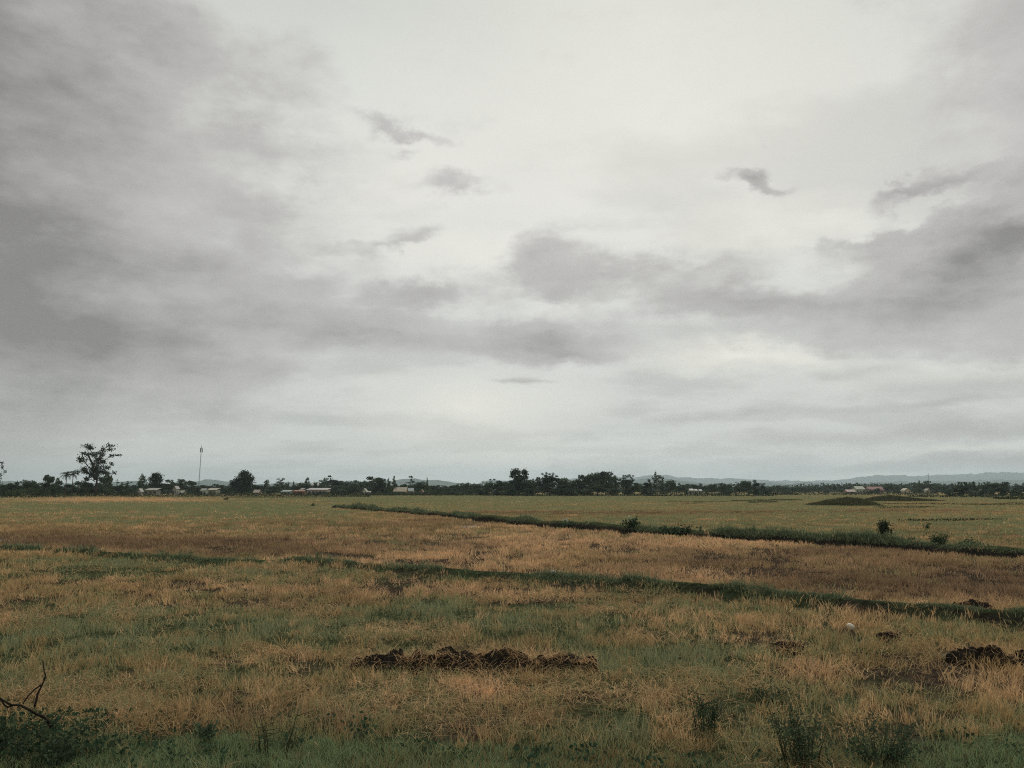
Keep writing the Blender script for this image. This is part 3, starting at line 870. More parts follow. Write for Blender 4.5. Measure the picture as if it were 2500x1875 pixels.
# ------------------------------------------------------------------ far hills
def hills():
    def ridge(name, pts, Y, thick, base_y, seed, col):
        us = np.array([p[0] for p in pts], float); vs_ = np.array([p[1] for p in pts], float)
        u = np.linspace(us[0], us[-1], 260)
        v = np.interp(u, us, vs_)
        v = v + (fbm(u / 26, u * 0 + seed, seed, 4) - .5) * 5
        ny = 14
        rows = []
        for j in range(ny):
            t = j / (ny - 1)
            s = math.sin(math.pi * min(t * 1.25, 1.0) / 2) if t < .8 else math.cos((t - .8) / .2 * math.pi / 2)
            P = np.array([at(a, b, Y) for a, b in zip(u, v)])
            Yr = Y - thick * .8 + thick * t
            xx = P[:, 0] * Yr / Y
            hh = np.maximum(P[:, 2], 0) * s * (1 + .5 * (fbm(u / 20, np.full(len(u), j * .6), seed + 4, 3) - .5) * (1 if 0 < t < .75 else 0)) - (10 if t in (0, 1) else 0)
            rows.append(np.c_[xx, np.full(len(u), Yr), hh])
        V = np.vstack(rows); nx = len(u)
        i = np.arange(ny - 1)[:, None] * nx; j = np.arange(nx - 1)[None]
        Q = np.stack([i + j, i + j + 1, i + nx + j + 1, i + nx + j], -1).reshape(-1, 4)
        o = mesh_np(name, V, Q.ravel(), np.full(len(Q), 4), M_HILL, np.broadcast_to(np.array(col), (len(V), 3)), smooth=True)
        o['kind'] = 'structure'
    ridge('hills', [(-500, 1176), (0, 1174), (120, 1182), (285, 1178), (330, 1174), (420, 1184), (470, 1176), (520, 1173), (570, 1178), (620, 1182), (680, 1179), (800, 1180), (880, 1176), (960, 1174), (1010, 1169),
                    (1060, 1172), (1110, 1178), (1160, 1184), (1190, 1173), (1235, 1174), (1300, 1172), (1400, 1176), (1530, 1175), (1605, 1168), (1650, 1173), (1720, 1180), (1800, 1185), (1880, 1178), (1930, 1184), (1955, 1178), (2020, 1179),
                    (2060, 1184), (2150, 1178), (2300, 1176), (2500, 1172), (3000, 1174)], 7000, 1800, 1196, 201, (.045, .065, .05))
    ridge('mountains', [(1150, 1186), (1300, 1176), (1400, 1168), (1500, 1166), (1600, 1162), (1700, 1168), (1800, 1172), (1900, 1174), (2040, 1175), (2075, 1169), (2095, 1165), (2130, 1164), (2200, 1162), (2260, 1163), (2330, 1159), (2420, 1156), (2500, 1153), (2700, 1150), (3100, 1160)],
          11000, 2400, 1196, 211, (.05, .065, .06))
hills()

# ------------------------------------------------------------------ trees
def crown_pts(lobes, n, shell=.55):
    """leaf positions spread through ellipsoidal lobes; returns points, lobe index and depth"""
    vol = np.array([l[3] * l[4] * l[5] for l in lobes]) ** .67
    k = rng.choice(len(lobes), n, p=vol / vol.sum())
    L = np.array([l[:6] for l in lobes])
    d = rng.normal(0, 1, (n, 3)); d /= np.linalg.norm(d, axis=1)[:, None]
    r = (shell + (1 - shell) * rng.random(n) ** .7) * (1 + .25 * (rng.random(n) - .5))
    return L[k, :3] + d * L[k, 3:6] * r[:, None], k

def tree_mesh(style, seed):
    """unit-height tree: (trunk MB, leaf points, leaf size, colours)"""
    global rng
    keep, rng = rng, np.random.default_rng(seed)
    U = rng.uniform
    tr = MB(); lobes = []; bark = (.10, .085, .07)
    def limb(a, b, r0, r1, wob=.03):
        m = [(a[i] + b[i]) / 2 + U(-wob, wob) for i in range(3)]
        tr.tube([a, m, b], [r0, (r0 + r1) / 2, r1], 6, bark)
    if style == 'bushy':                      # crown down to the ground, about as wide as high
        limb((0, 0, -.03), (U(-.03, .03), 0, .5), .03, .015)
        for i in range(12):
            a, z = U(0, 6.28), U(.12, .85); q = .42 * math.sin(math.pi * min(.95, z + .12)) ** .7 * U(.3, 1)
            lobes.append((math.cos(a) * q, math.sin(a) * q, z, U(.14, .24), U(.14, .24), U(.10, .17)))
        n, ls = 900, .052
    elif style == 'round':                    # clear stem, domed crown
        limb((0, 0, -.03), (U(-.02, .02), 0, .45), .032, .02)
        for i in range(11):
            a, z = U(0, 6.28), U(.36, .86); q = .30 * math.sin(math.pi * (z - .2) / .8) ** .6 * U(.25, 1)
            c = (math.cos(a) * q, math.sin(a) * q, z)
            if i < 5: limb((0, 0, .38), c, .016, .006)
            lobes.append((*c, U(.12, .19), U(.12, .19), U(.09, .14)))
        n, ls = 850, .046
    elif style == 'tall':                     # slim, open
        limb((0, 0, -.03), (U(-.02, .02), 0, .92), .022, .006)
        for i in range(12):
            a, z = U(0, 6.28), U(.32, .95); q = .14 * (1.15 - z) * U(.5, 1.6) + .02
            c = (math.cos(a) * q, math.sin(a) * q, z)
            limb((0, 0, z - .08), c, .008, .003, .01)
            lobes.append((*c, U(.05, .10), U(.05, .10), U(.04, .08)))
        n, ls = 520, .036
    elif style == 'cone':
        limb((0, 0, -.03), (0, 0, .9), .025, .006)
        for i in range(14):
            z = .12 + .84 * i / 13; q = .20 * (1.05 - z); a = U(0, 6.28)
            lobes.append((math.cos(a) * q * .7, math.sin(a) * q * .7, z, q * .75 + .03, q * .75 + .03, U(.06, .10)))
        n, ls = 750, .042
    elif style == 'airy':                     # several ascending limbs with loose tufts
        limb((0, 0, -.03), (U(-.02, .02), U(-.02, .02), .34), .026, .018)
        for i in range(10):
            a = U(0, 6.28); q = U(.06, .28); z = U(.52, .98)
            c = (math.cos(a) * q, math.sin(a) * q, z)
            limb((0, 0, .30), c, .011, .003, .03)
            lobes.append((*c, U(.05, .11), U(.05, .11), U(.035, .075)))
            lobes.append((c[0] * .6, c[1] * .6, .3 + (z - .3) * .65, U(.05, .1), U(.05, .1), U(.04, .07)))
        n, ls = 620, .036
    elif style == 'spread':                   # broad irregular crown on a short bole
        limb((0, 0, -.03), (U(-.04, .04), 0, .3), .045, .03)
        for i in range(16):
            a = U(0, 6.28); z = U(.30, .92); q = .46 * (1.08 - z) ** .5 * U(.3, 1)
            c = (math.cos(a) * q, math.sin(a) * q, z)
            if i < 7: limb((0, 0, .26), c, .018, .005)
            lobes.append((*c, U(.11, .19), U(.11, .19), U(.08, .13)))
        n, ls = 1000, .046
    P, k = crown_pts(lobes, int(n * 2.0), .35)
    n = len(P)
    P[:, 2] *= 1.0 / np.quantile(P[:, 2], .985)
    P[:, :2] *= .5 / np.quantile(np.hypot(P[:, 0], P[:, 1]), .93)
    tone = rng.random(len(lobes)) ** 1.3
    c = mixc(np.broadcast_to(np.array((.042, .062, .046)), (n, 3)), np.array((.115, .150, .090)), np.clip(tone[k] * .8 + .3 * (rng.random(n) - .3), 0, 1))
    res = (tr, P, ls * np.array((1.0, 1.0)).mean() * np.ones(n) * {'bushy': 1.0, 'round': 1.15, 'tall': 1.25, 'cone': 1.2, 'airy': 1.1, 'spread': 1.0}[style], c)
    rng = keep
    return res

def make_tree(name, style, seed, tint=(1, 1, 1)):
    tr, P, ls, c = tree_mesh(style, seed)
    root = empty(name, (0, 0, 0))
    tr.build('trunk', M_BARK, root, True)
    V, F, S, C = leaf_cards(P, ls, .35, c * np.array(tint), 1.4)
    mesh_np('crown', V, F, S, M_LEAF, C, root)
    return root

PROTO = {}
def tree(kind_name, style, px, top, wpx, Y, label, group, variant=None, base_z=0.0):
    """stand a tree of a style so that its top and width agree with the photograph at distance Y"""
    v = variant if variant is not None else random.randrange(3)
    key = (kind_name, style, v)
    wid = 1.0
    p = at(px, top, Y)
    H = max(1.2, p.z - base_z) * 1.10; Wd = max(wpx / F_PX * Y, .8)
    sx = Wd * 1.38
    sx = min(max(sx, H * .22), H * 2.6)
    if key not in PROTO:
        tint = random.choice([(1, 1, 1), (.75, .82, .88), (1.25, 1.2, .95), (.62, .7, .72), (1.1, 1.15, 1.1)])
        root = make_tree(kind_name, style, hash((style, v)) % 1000 if False else 300 + 31 * v + 7 * ['bushy', 'round', 'tall', 'cone', 'airy', 'spread'].index(style), tint)
        PROTO[key] = root
    else:
        src = PROTO[key]
        root = src.copy(); COL.objects.link(root)
        for ch in src.children:
            c = ch.copy(); COL.objects.link(c); c.parent = root
    root.location = (p.x, Y, base_z)
    root.rotation_euler = (0, 0, random.uniform(0, 6.28))
    root.scale = (sx, sx, H)
    tag(root, label, 'tree', group)
    return root

# landmark trees -------------------------------------------------
def limb_tree(name, label, px0, base, Y, limbs, tufts, trunk_r, leaf, per, cat='tree', tint=(1, 1, 1), bark=(.085, .065, .055)):
    """a tree whose limbs and leaf tufts follow the photograph's, with depth of its own"""
    o0 = at(px0, base, Y); o0.z = 0
    root = empty(name, o0)
    mb = MB()
    r2 = np.random.default_rng(int(abs(px0)) + 1)
    m2p = Y / F_PX
    def pt(q, dy): 
        p = at(q[0], q[1], Y)
        return Vector((p.x, Y + dy, p.z)) - o0
    for L in limbs:
        w, pts = L[0], L[1:]
        dy = 0.0; P = []; drift = r2.normal(0, .6)
        for i, q in enumerate(pts):
            P.append(pt(q, drift * i)); 
        P[0].z = max(P[0].z, -.4)
        n = len(P)
        mb.tube(P, [max(w * (1 - .75 * i / max(1, n - 1)), .03) for i in range(n)], 7, bark)
    mb.build('trunk', M_BARK, root, True)
    pts, cc = [], []
    for (tx, ty, rx, ry) in tufts:
        n = int(per * 2.6 * (rx * ry) ** .8 / 40) + 8
        d = r2.normal(0, .70, (n, 3))
        c = pt((tx, ty), r2.normal(0, 1.6))
        pts.append(np.array(c) + d * np.array((rx * m2p, .8 * rx * m2p, ry * m2p)))
        t = r2.random()
        cc.append(mixc(np.broadcast_to(np.array((.034, .048, .034)), (n, 3)), np.array((.085, .11, .065)), np.clip(t * .7 + .4 * (r2.random(n) - .3), 0, 1)))
    P = np.vstack(pts); C = np.vstack(cc) * np.array(tint)
    V, F, S, C4 = leaf_cards(P, np.full(len(P), leaf * .85), .3, C, 1.6)
    mesh_np('crown', V, F, S, M_LEAF, C4, root)
    tag(root, label, cat)
    return root

limb_tree('tall_tree', 'tallest tree in view, sparse airy crown on a thick bare trunk', 231, 1212, 320,
          [(.62, (231, 1214), (232, 1190), (233, 1170), (232, 1158)), (.42, (231, 1172), (226, 1150), (223, 1130), (214, 1112), (210, 1098)), (.42, (233, 1172), (240, 1150), (243, 1130), (250, 1112), (253, 1096)),
           (.26, (228, 1150), (216, 1140), (208, 1128), (196, 1122), (188, 1124)), (.24, (224, 1132), (218, 1112), (210, 1105), (206, 1106)), (.26, (238, 1156), (250, 1150), (262, 1154), (272, 1156)),
           (.2, (243, 1132), (258, 1124), (270, 1116), (284, 1110)), (.2, (229, 1164), (216, 1156), (204, 1154), (196, 1152)), (.2, (236, 1146), (234, 1124), (236, 1112)), (.18, (246, 1120), (256, 1104), (266, 1097)), (.18, (232, 1176), (222, 1170), (216, 1174))],
          [(222, 1090, 9, 4), (212, 1094, 6, 4), (230, 1095, 5, 3), (206, 1108, 7, 3.5), (220, 1108, 8, 4), (231, 1112, 6, 4), (192, 1119, 6, 4), (203, 1123, 7, 5), (188, 1125, 4, 4), (257, 1087, 8, 3.5), (265, 1097, 7, 3), (251, 1096, 5, 5), (250, 1108, 6, 6),
           (242, 1106, 5, 3), (268, 1113, 5, 4), (281, 1111, 6, 2), (239, 1122, 8, 6), (248, 1128, 7, 6), (228, 1130, 6, 5), (258, 1127, 4, 4), (260, 1141, 6, 4), (263, 1132, 4, 4), (236, 1140, 9, 8), (247, 1143, 7, 7), (225, 1145, 6, 6),
           (213, 1147, 7, 5), (197, 1147, 5, 5), (195, 1153, 5, 4), (206, 1151, 5, 3), (219, 1155, 8, 5), (232, 1153, 10, 6), (244, 1152, 7, 5), (256, 1153, 5, 4), (263, 1156, 6, 4), (272, 1154, 4, 3), (224, 1163, 6, 4), (240, 1162, 6, 5), (218, 1168, 5, 3), (246, 1170, 4, 3)],
          .5, .40, 120, bark=(.06, .042, .038))
limb_tree('broad_tree', 'broad dark tree with ragged top and a low limb reaching left', 595, 1206, 430,
          [(.9, (598, 1208), (597, 1190), (596, 1176)), (.5, (596, 1186), (584, 1176), (572, 1180)), (.45, (596, 1178), (596, 1164), (594, 1156)), (.4, (597, 1180), (606, 1168), (610, 1162))],
          [(595, 1155, 7, 5), (588, 1158, 5, 4), (605, 1160, 6, 5), (611, 1166, 6, 4), (597, 1168, 12, 8), (584, 1170, 9, 6), (600, 1178, 12, 8), (588, 1180, 10, 6), (575, 1178, 8, 5), (569, 1183, 7, 5), (606, 1175, 8, 6), (598, 1190, 11, 9), (590, 1195, 10, 8), (603, 1200, 8, 7), (578, 1192, 10, 7), (612, 1170, 4, 3)],
          .8, .6, 190, tint=(.75, .78, .8))
limb_tree('forked_tree', 'tall tree with two rounded crown tufts above the dense middle grove', 1266, 1208, 345,
          [(.5, (1266, 1210), (1266, 1185), (1265, 1172)), (.3, (1266, 1176), (1259, 1164), (1257, 1152)), (.3, (1266, 1176), (1275, 1166), (1281, 1154)), (.2, (1263, 1170), (1252, 1166), (1249, 1162)), (.2, (1270, 1172), (1281, 1168), (1284, 1165))],
          [(1258, 1149, 7, 4), (1255, 1154, 6, 4), (1263, 1153, 6, 4), (1251, 1158, 4, 3), (1250, 1163, 4, 3), (1281, 1152, 6, 4), (1276, 1154, 4, 3), (1284, 1157, 4, 4), (1285, 1165, 4, 3), (1270, 1163, 7, 4), (1261, 1165, 4, 3), (1272, 1170, 9, 5), (1262, 1172, 7, 4), (1268, 1180, 12, 7), (1262, 1190, 12, 8), (1274, 1190, 12, 8)],
          .5, .45, 190, tint=(.85, .9, .9))
limb_tree('slender_tree', 'slender tall tree with pale trunk and wispy pointed crown', 1605, 1208, 400,
          [(.34, (1605, 1210), (1605, 1195), (1604, 1180), (1603, 1165), (1602, 1156)), (.14, (1604, 1178), (1611, 1168), (1616, 1164)), (.14, (1604, 1182), (1597, 1172), (1594, 1167)), (.12, (1604, 1172), (1612, 1163))],
          [(1602, 1156, 2, 3.5), (1601, 1162, 3, 3), (1603, 1168, 4, 3), (1595, 1168, 3, 2.5), (1609, 1163, 3, 2.5), (1612, 1166, 2.5, 2.5), (1618, 1168, 2, 3), (1599, 1174, 4, 3), (1606, 1176, 5, 3), (1613, 1176, 3, 3), (1597, 1182, 5, 4), (1609, 1183, 6, 4), (1600, 1190, 6, 4), (1612, 1190, 5, 4)],
          .3, .38, 150, tint=(1.15, 1.15, 1.0), bark=(.32, .28, .24))
limb_tree('dome_tree', 'dark dome crowned tree standing high above a pale low roof', 381, 1204, 420,
          [(.5, (379, 1206), (380, 1190), (380, 1178)), (.3, (380, 1182), (388, 1172), (393, 1168)), (.3, (380, 1182), (374, 1172), (371, 1166))],
          [(383, 1159, 7, 3.5), (376, 1163, 6, 4), (388, 1163, 6, 4), (394, 1170, 4, 3), (372, 1170, 5, 4), (382, 1168, 9, 5), (378, 1176, 7, 4), (389, 1172, 5, 4), (382, 1180, 8, 4), (374, 1184, 9, 4), (388, 1186, 8, 5), (380, 1194, 10, 6)],
          .5, .5, 190, tint=(.75, .8, .85))
limb_tree('sparse_tree', 'bare twigged tree cut off by the left edge of the view', -30, 1212, 315,
          [(.5, (-30, 1214), (-30, 1185), (-28, 1160)), (.2, (-28, 1165), (-12, 1140), (0, 1128), (4, 1140), (8, 1150)), (.2, (-28, 1175), (-10, 1165), (0, 1158)), (.2, (-29, 1160), (-40, 1120))],
          [(1, 1129, 3, 2), (4, 1140, 2.5, 4), (8, 1151, 3, 3), (-8, 1138, 6, 4), (0, 1165, 3, 4), (-14, 1160, 8, 6), (-30, 1130, 14, 8), (-40, 1150, 14, 8), (3, 1172, 2, 3), (-15, 1180, 10, 8)],
          .4, .36, 90, tint=(.9, .85, .8))

def palm(label, px, top, base, wpx, Y, seed, group='palms by the tallest tree', nfr=22, droop=.9):
    r2 = np.random.default_rng(seed)
    o0 = at(px, base, Y); o0.z = 0
    root = empty('palm_tree', o0)
    H = at(px, top, Y).z * .90; Wd = wpx / F_PX * Y * .5
    mb = MB()
    bend = r2.normal(0, .3)
    mb.tube([(0, 0, -.2), (bend * .3, 0, H * .35), (bend * .8, 0, H * .7), (bend, 0, H)], [.22, .17, .14, .12], 7, (.11, .09, .075))
    mb.build('trunk', M_BARK, root, True)
    V, F, S, C = [], [], [], []
    nv = 0
    for i in range(nfr):
        a = 6.283 * i / nfr * 2.4 + r2.uniform(-.2, .2); up = -.25 + 1.6 * (i / nfr); L = Wd * r2.uniform(.95, 1.3)
        ca, sa = math.cos(a), math.sin(a)
        P = []
        el0 = up; q = np.array((bend, 0, H), float); P.append(q.copy())
        for t in range(6):                      # each frond rises, then arches over
            el0 -= .10 + .07 * t * droop
            q = q + L / 6 * np.array((ca * math.cos(el0), sa * math.cos(el0), math.sin(el0)))
            P.append(q.copy())
        side = np.array((-sa, ca, 0))
        for j in range(6):                      # leaflets hang from the midrib on both sides
            for sgn in (-1, 1):
                for h_ in (0., .5):
                    p0 = P[j] * (1 - h_) + P[j + 1] * h_
                    p1 = p0 + (P[j + 1] - P[j]) * .42
                    tip = p0 + side * sgn * L * .20 * (1.05 - abs((j + h_) / 6 - .4)) + (P[j + 1] - P[j]) * .6 + np.array((0, 0, -.10 * L))
                    V += [p0, p1, tip]; F += [nv, nv + 1, nv + 2]; S.append(3); nv += 3
                    cc = np.array((.04, .055, .03)) * r2.uniform(.6, 1.5); C += [cc] * 3
    mesh_np('fronds', np.array(V), F, S, M_LEAF, np.array(C), root)
    tag(root, label, 'palm', group)
palm('left one of the two coconut palms beside the tallest tree', 159, 1153, 1206, 34, 330, 1)
palm('right one of the two coconut palms beside the tallest tree, its fronds spread wide', 175, 1151, 1206, 30, 326, 2)
palm('lone far palm with tiny round head above the low trees', 1176, 1173, 1205, 11, 420, 3, None, 10)

# the rest of the tree line: (px, top, width px, style)
SEG = [
 ('at the left end of the tree line, left of the palms', 'trees left of the palms', 325,
  [(-40, 1180, 60, 'bushy'), (6, 1187, 30, 'bushy'), (24, 1184, 26, 'bushy'), (44, 1181, 20, 'round'), (42, 1179, 6, 'cone'), (66, 1177, 24, 'round'), (90, 1181, 30, 'spread'), (108, 1184, 20, 'bushy'), (121, 1166, 20, 'round'), (135, 1172, 18, 'airy'), (146, 1178, 22, 'bushy'), (30, 1192, 50, 'bushy'), (80, 1194, 44, 'bushy'), (125, 1190, 40, 'bushy'), (-90, 1178, 60, 'round')]),
 ('at the foot of the tallest tree', 'trees round the tallest tree', 335,
  [(165, 1186, 24, 'bushy'), (188, 1180, 20, 'bushy'), (204, 1178, 20, 'airy'), (214, 1172, 18, 'round'), (243, 1184, 24, 'bushy'), (257, 1167, 26, 'round'), (272, 1168, 11, 'cone'), (288, 1181, 18, 'airy'), (309, 1179, 16, 'airy'), (300, 1190, 24, 'bushy'), (221, 1190, 34, 'bushy'), (262, 1192, 30, 'bushy')]),
 ('near the pale low roof, between the tallest tree and the thin mast', 'trees by the pale low roof', 440,
  [(322, 1188, 14, 'bushy'), (332, 1187, 14, 'round'), (348, 1165, 24, 'cone'), (341, 1176, 14, 'cone'), (366, 1187, 20, 'bushy'), (398, 1184, 24, 'bushy'), (413, 1176, 34, 'round'), (425, 1182, 18, 'round'), (438, 1179, 22, 'airy'), (447, 1174, 22, 'airy'), (460, 1176, 24, 'round'), (472, 1181, 20, 'bushy')]),
 ('between the thin mast and the broad dark tree', 'trees between the mast and the broad dark tree', 450,
  [(484, 1192, 16, 'bushy'), (496, 1187, 20, 'round'), (512, 1189, 14, 'bushy'), (528, 1185, 26, 'round'), (543, 1187, 22, 'bushy'), (556, 1190, 16, 'bushy'), (563, 1186, 14, 'airy')]),
 ('right of the broad dark tree, behind the scattered low houses', 'trees behind the scattered low houses', 470,
  [(618, 1185, 22, 'round'), (632, 1188, 20, 'bushy'), (644, 1178, 16, 'airy'), (652, 1175, 8, 'tall'), (660, 1190, 20, 'bushy'), (672, 1184, 20, 'round'), (688, 1172, 18, 'airy'), (704, 1181, 14, 'cone'), (717, 1180, 10, 'cone'), (728, 1184, 18, 'round'), (740, 1182, 20, 'round'), (749, 1170, 9, 'tall'), (760, 1183, 22, 'round'), (776, 1181, 26, 'round')]),
 ('behind the long whitish house', 'trees behind the long whitish house', 480,
  [(792, 1171, 16, 'airy'), (803, 1172, 18, 'airy'), (816, 1166, 20, 'airy'), (814, 1176, 30, 'spread'), (834, 1178, 20, 'round'), (850, 1179, 18, 'round'), (866, 1177, 16, 'round'), (880, 1179, 18, 'round'), (895, 1178, 18, 'round'), (907, 1181, 16, 'bushy'), (830, 1188, 40, 'bushy')]),
 ('between the white gable and the beige roof', 'trees by the white gable', 400,
  [(861, 1187, 26, 'bushy'), (919, 1169, 30, 'round'), (926, 1173, 26, 'bushy'), (938, 1182, 16, 'bushy'), (949, 1174, 14, 'cone'), (962, 1169, 15, 'cone'), (952, 1197, 10, 'bushy')]),
 ('between the beige roof and the tiny palm', 'trees left of the tiny palm', 430,
  [(985, 1185, 14, 'round'), (1004, 1167, 12, 'tall'), (1000, 1181, 16, 'airy'), (1018, 1184, 20, 'round'), (1028, 1180, 20, 'round'), (1043, 1172, 9, 'cone'), (1052, 1187, 18, 'round'), (1064, 1187, 16, 'round'), (1078, 1192, 20, 'bushy'), (1086, 1190, 18, 'round'), (1108, 1186, 14, 'round'), (1122, 1184, 14, 'airy'), (1138, 1182, 18, 'round'), (1150, 1187, 20, 'bushy'), (1162, 1184, 18, 'round'), (1098, 1195, 24, 'bushy')]),
 ('in the dense middle grove, left part with the forked tree', 'trees of the grove round the forked tree', 350,
  [(1180, 1188, 22, 'bushy'), (1194, 1182, 20, 'round'), (1206, 1174, 18, 'airy'), (1212, 1186, 20, 'bushy'), (1226, 1178, 22, 'round'), (1240, 1182, 24, 'bushy'), (1252, 1177, 22, 'bushy'), (1288, 1176, 24, 'round'), (1300, 1174, 18, 'airy'), (1312, 1171, 20, 'round'), (1324, 1166, 16, 'airy'), (1336, 1160, 20, 'airy'), (1349, 1161, 16, 'airy'), (1342, 1170, 34, 'spread'), (1366, 1166, 14, 'airy'), (1372, 1173, 24, 'round'), (1386, 1172, 18, 'airy'), (1246, 1190, 40, 'bushy'), (1300, 1188, 44, 'bushy'), (1342, 1185, 40, 'bushy'), (1284, 1180, 30, 'spread')]),
 ('in the dense middle grove, domed right part', 'trees of the domed part of the grove', 350,
  [(1400, 1176, 24, 'round'), (1418, 1166, 26, 'round'), (1430, 1166, 16, 'round'), (1441, 1165, 18, 'round'), (1454, 1161, 22, 'round'), (1467, 1158, 16, 'round'), (1478, 1159, 34, 'spread'), (1492, 1165, 24, 'round'), (1504, 1167, 18, 'airy'), (1520, 1166, 20, 'airy'), (1530, 1165, 14, 'airy'), (1540, 1165, 12, 'airy'), (1534, 1176, 26, 'bushy'), (1384, 1188, 40, 'bushy'), (1426, 1188, 34, 'bushy'), (1460, 1184, 40, 'spread'), (1497, 1188, 30, 'bushy'), (1550, 1183, 22, 'round')]),
 ('beside the slender pale trunked tree', 'trees round the slender pale tree', 410,
  [(1560, 1184, 18, 'round'), (1573, 1182, 18, 'bushy'), (1583, 1175, 13, 'round'), (1592, 1188, 20, 'bushy'), (1617, 1175, 14, 'cone'), (1622, 1188, 22, 'bushy'), (1637, 1177, 20, 'round'), (1646, 1183, 16, 'round'), (1659, 1182, 5, 'tall'), (1666, 1187, 16, 'round')]),
 ('around the tiny white roofs right of the middle', 'trees by the tiny white roofs', 520,
  [(1676, 1186, 20, 'round'), (1690, 1184, 20, 'round'), (1702, 1183, 14, 'airy'), (1713, 1185, 14, 'round'), (1680, 1198, 26, 'bushy'), (1705, 1199, 26, 'bushy'), (1726, 1188, 16, 'round')]),
 ('in the dark clump right of the tiny white roofs', 'trees of the dark clump right of the white roofs', 400,
  [(1736, 1187, 18, 'round'), (1744, 1184, 16, 'round'), (1757, 1183, 14, 'airy'), (1764, 1183, 16, 'spread'), (1780, 1184, 18, 'round'), (1795, 1181, 12, 'airy'), (1804, 1185, 16, 'round'), (1816, 1178, 20, 'round'), (1828, 1179, 14, 'round'), (1838, 1176, 15, 'airy'), (1846, 1183, 18, 'bushy'), (1858, 1183, 18, 'airy'), (1868, 1189, 18, 'bushy'), (1826, 1190, 40, 'bushy'), (1775, 1193, 30, 'bushy')]),
 ('in the hazy low woods left of the two earth mounds', 'hazy low trees left of the mounds', 620,
  [(1882, 1190, 20, 'round'), (1892, 1188, 8, 'tall'), (1900, 1187, 12, 'round'), (1912, 1189, 16, 'round'), (1926, 1187, 18, 'airy'), (1940, 1191, 20, 'round'), (1955, 1190, 20, 'round'), (1972, 1191, 18, 'round'), (1986, 1191, 20, 'round'), (1998, 1188, 22, 'airy'), (2014, 1185, 10, 'tall'), (2026, 1187, 10, 'tall'), (2036, 1185, 9, 'airy'), (2048, 1185, 9, 'tall'), (2058, 1190, 18, 'bushy'), (2073, 1184, 8, 'airy'), (2089, 1182, 14, 'airy'), (1918, 1198, 40, 'bushy'), (1965, 1198, 40, 'bushy'), (2020, 1197, 46, 'bushy')]),
 ('around the cream houses behind the two earth mounds', 'trees by the cream houses', 560,
  [(2098, 1192, 16, 'bushy'), (2120, 1196, 20, 'bushy'), (2142, 1194, 18, 'bushy'), (2166, 1184, 22, 'round'), (2183, 1186, 26, 'round'), (2206, 1187, 18, 'round'), (2232, 1181, 18, 'airy'), (2244, 1178, 16, 'cone'), (2260, 1178, 26, 'round'), (2284, 1183, 24, 'round'), (2300, 1187, 20, 'round'), (2314, 1188, 22, 'bushy'), (2190, 1197, 30, 'bushy'), (2242, 1195, 34, 'bushy'), (2284, 1197, 34, 'bushy')]),
 ('in the dark grove at the right end of the tree line', 'trees of the dark right hand grove', 325,
  [(2318, 1196, 16, 'bushy'), (2332, 1186, 18, 'airy'), (2346, 1181, 22, 'round'), (2357, 1181, 16, 'round'), (2371, 1181, 12, 'airy'), (2382, 1180, 16, 'airy'), (2394, 1189, 18, 'bushy'), (2405, 1187, 12, 'round'), (2413, 1180, 16, 'airy'), (2436, 1181, 30, 'round'), (2448, 1186, 22, 'bushy'), (2466, 1193, 18, 'airy'), (2478, 1193, 18, 'bushy'), (2493, 1189, 16, 'airy'), (2520, 1184, 40, 'round'), (2560, 1182, 40, 'round'), (2340, 1196, 34, 'bushy'), (2376, 1197, 34, 'bushy'), (2425, 1197, 40, 'bushy'), (2485, 1200, 36, 'bushy')]),
]
KIND = {'bushy': ('bushy_tree', 'low bushy dark green tree leafy to the ground'), 'round': ('round_tree', 'round crowned dark green tree'), 'tall': ('slim_tree', 'slim open crowned tree'),
        'cone': ('pointed_tree', 'narrow pointed dark tree'), 'airy': ('loose_tree', 'loose airy crowned tree'), 'spread': ('spreading_tree', 'wide spreading dark tree')}
for where, grp, Y0, lst in SEG:
    seen = {}
    for (px, top, w, st) in lst: seen[st] = seen.get(st, 0) + 1
    for (px, top, w, st) in lst:
        nm, d = KIND[st]
        lab = f'{d} {where}'
        words = lab.split()
        tree(nm, st, px, top, w, Y0 * random.uniform(.94, 1.08), ' '.join(words[:16]), grp)

# undergrowth along the far field edge, and the woods behind everything
def leafy_band(name, label, segs, per_m, leaf, colr, cat):
    Ps, Cs, Ls = [], [], []
    for (x0, y0, x1, y1, hgt, dep) in segs:
        L = math.hypot(x1 - x0, y1 - y0); n = int(L * per_m)
        t = rng.random(n)
        X = x0 + (x1 - x0) * t + rng.normal(0, .3, n); Y = y0 + (y1 - y0) * t + rng.uniform(0, dep, n)
        hh = hgt * (.35 + 1.1 * fbm(X / 5, Y / 9, 77, 3) ** 1.2)
        Z = hh * rng.random(n) ** .8
        Ps.append(np.c_[X, Y, Z]); Ls.append(np.full(n, leaf) * (hgt / 2) ** .3)
        tone = fbm(X / 7, Y / 12, 83, 3)
        Cs.append(mixc(np.broadcast_to(np.array(colr[0]), (n, 3)), np.array(colr[1]), np.clip((tone - .3) * 2 + .3 * (rng.random(n) - .5), 0, 1)))
    P = np.vstack(Ps); C = np.vstack(Cs)
    V, F, S, C4 = leaf_cards(P, np.concatenate(Ls), .4, C, 1.4)
    o = mesh_np(name, V, F, S, M_LEAF, C4)
    tag(o, label, cat, kind='stuff')

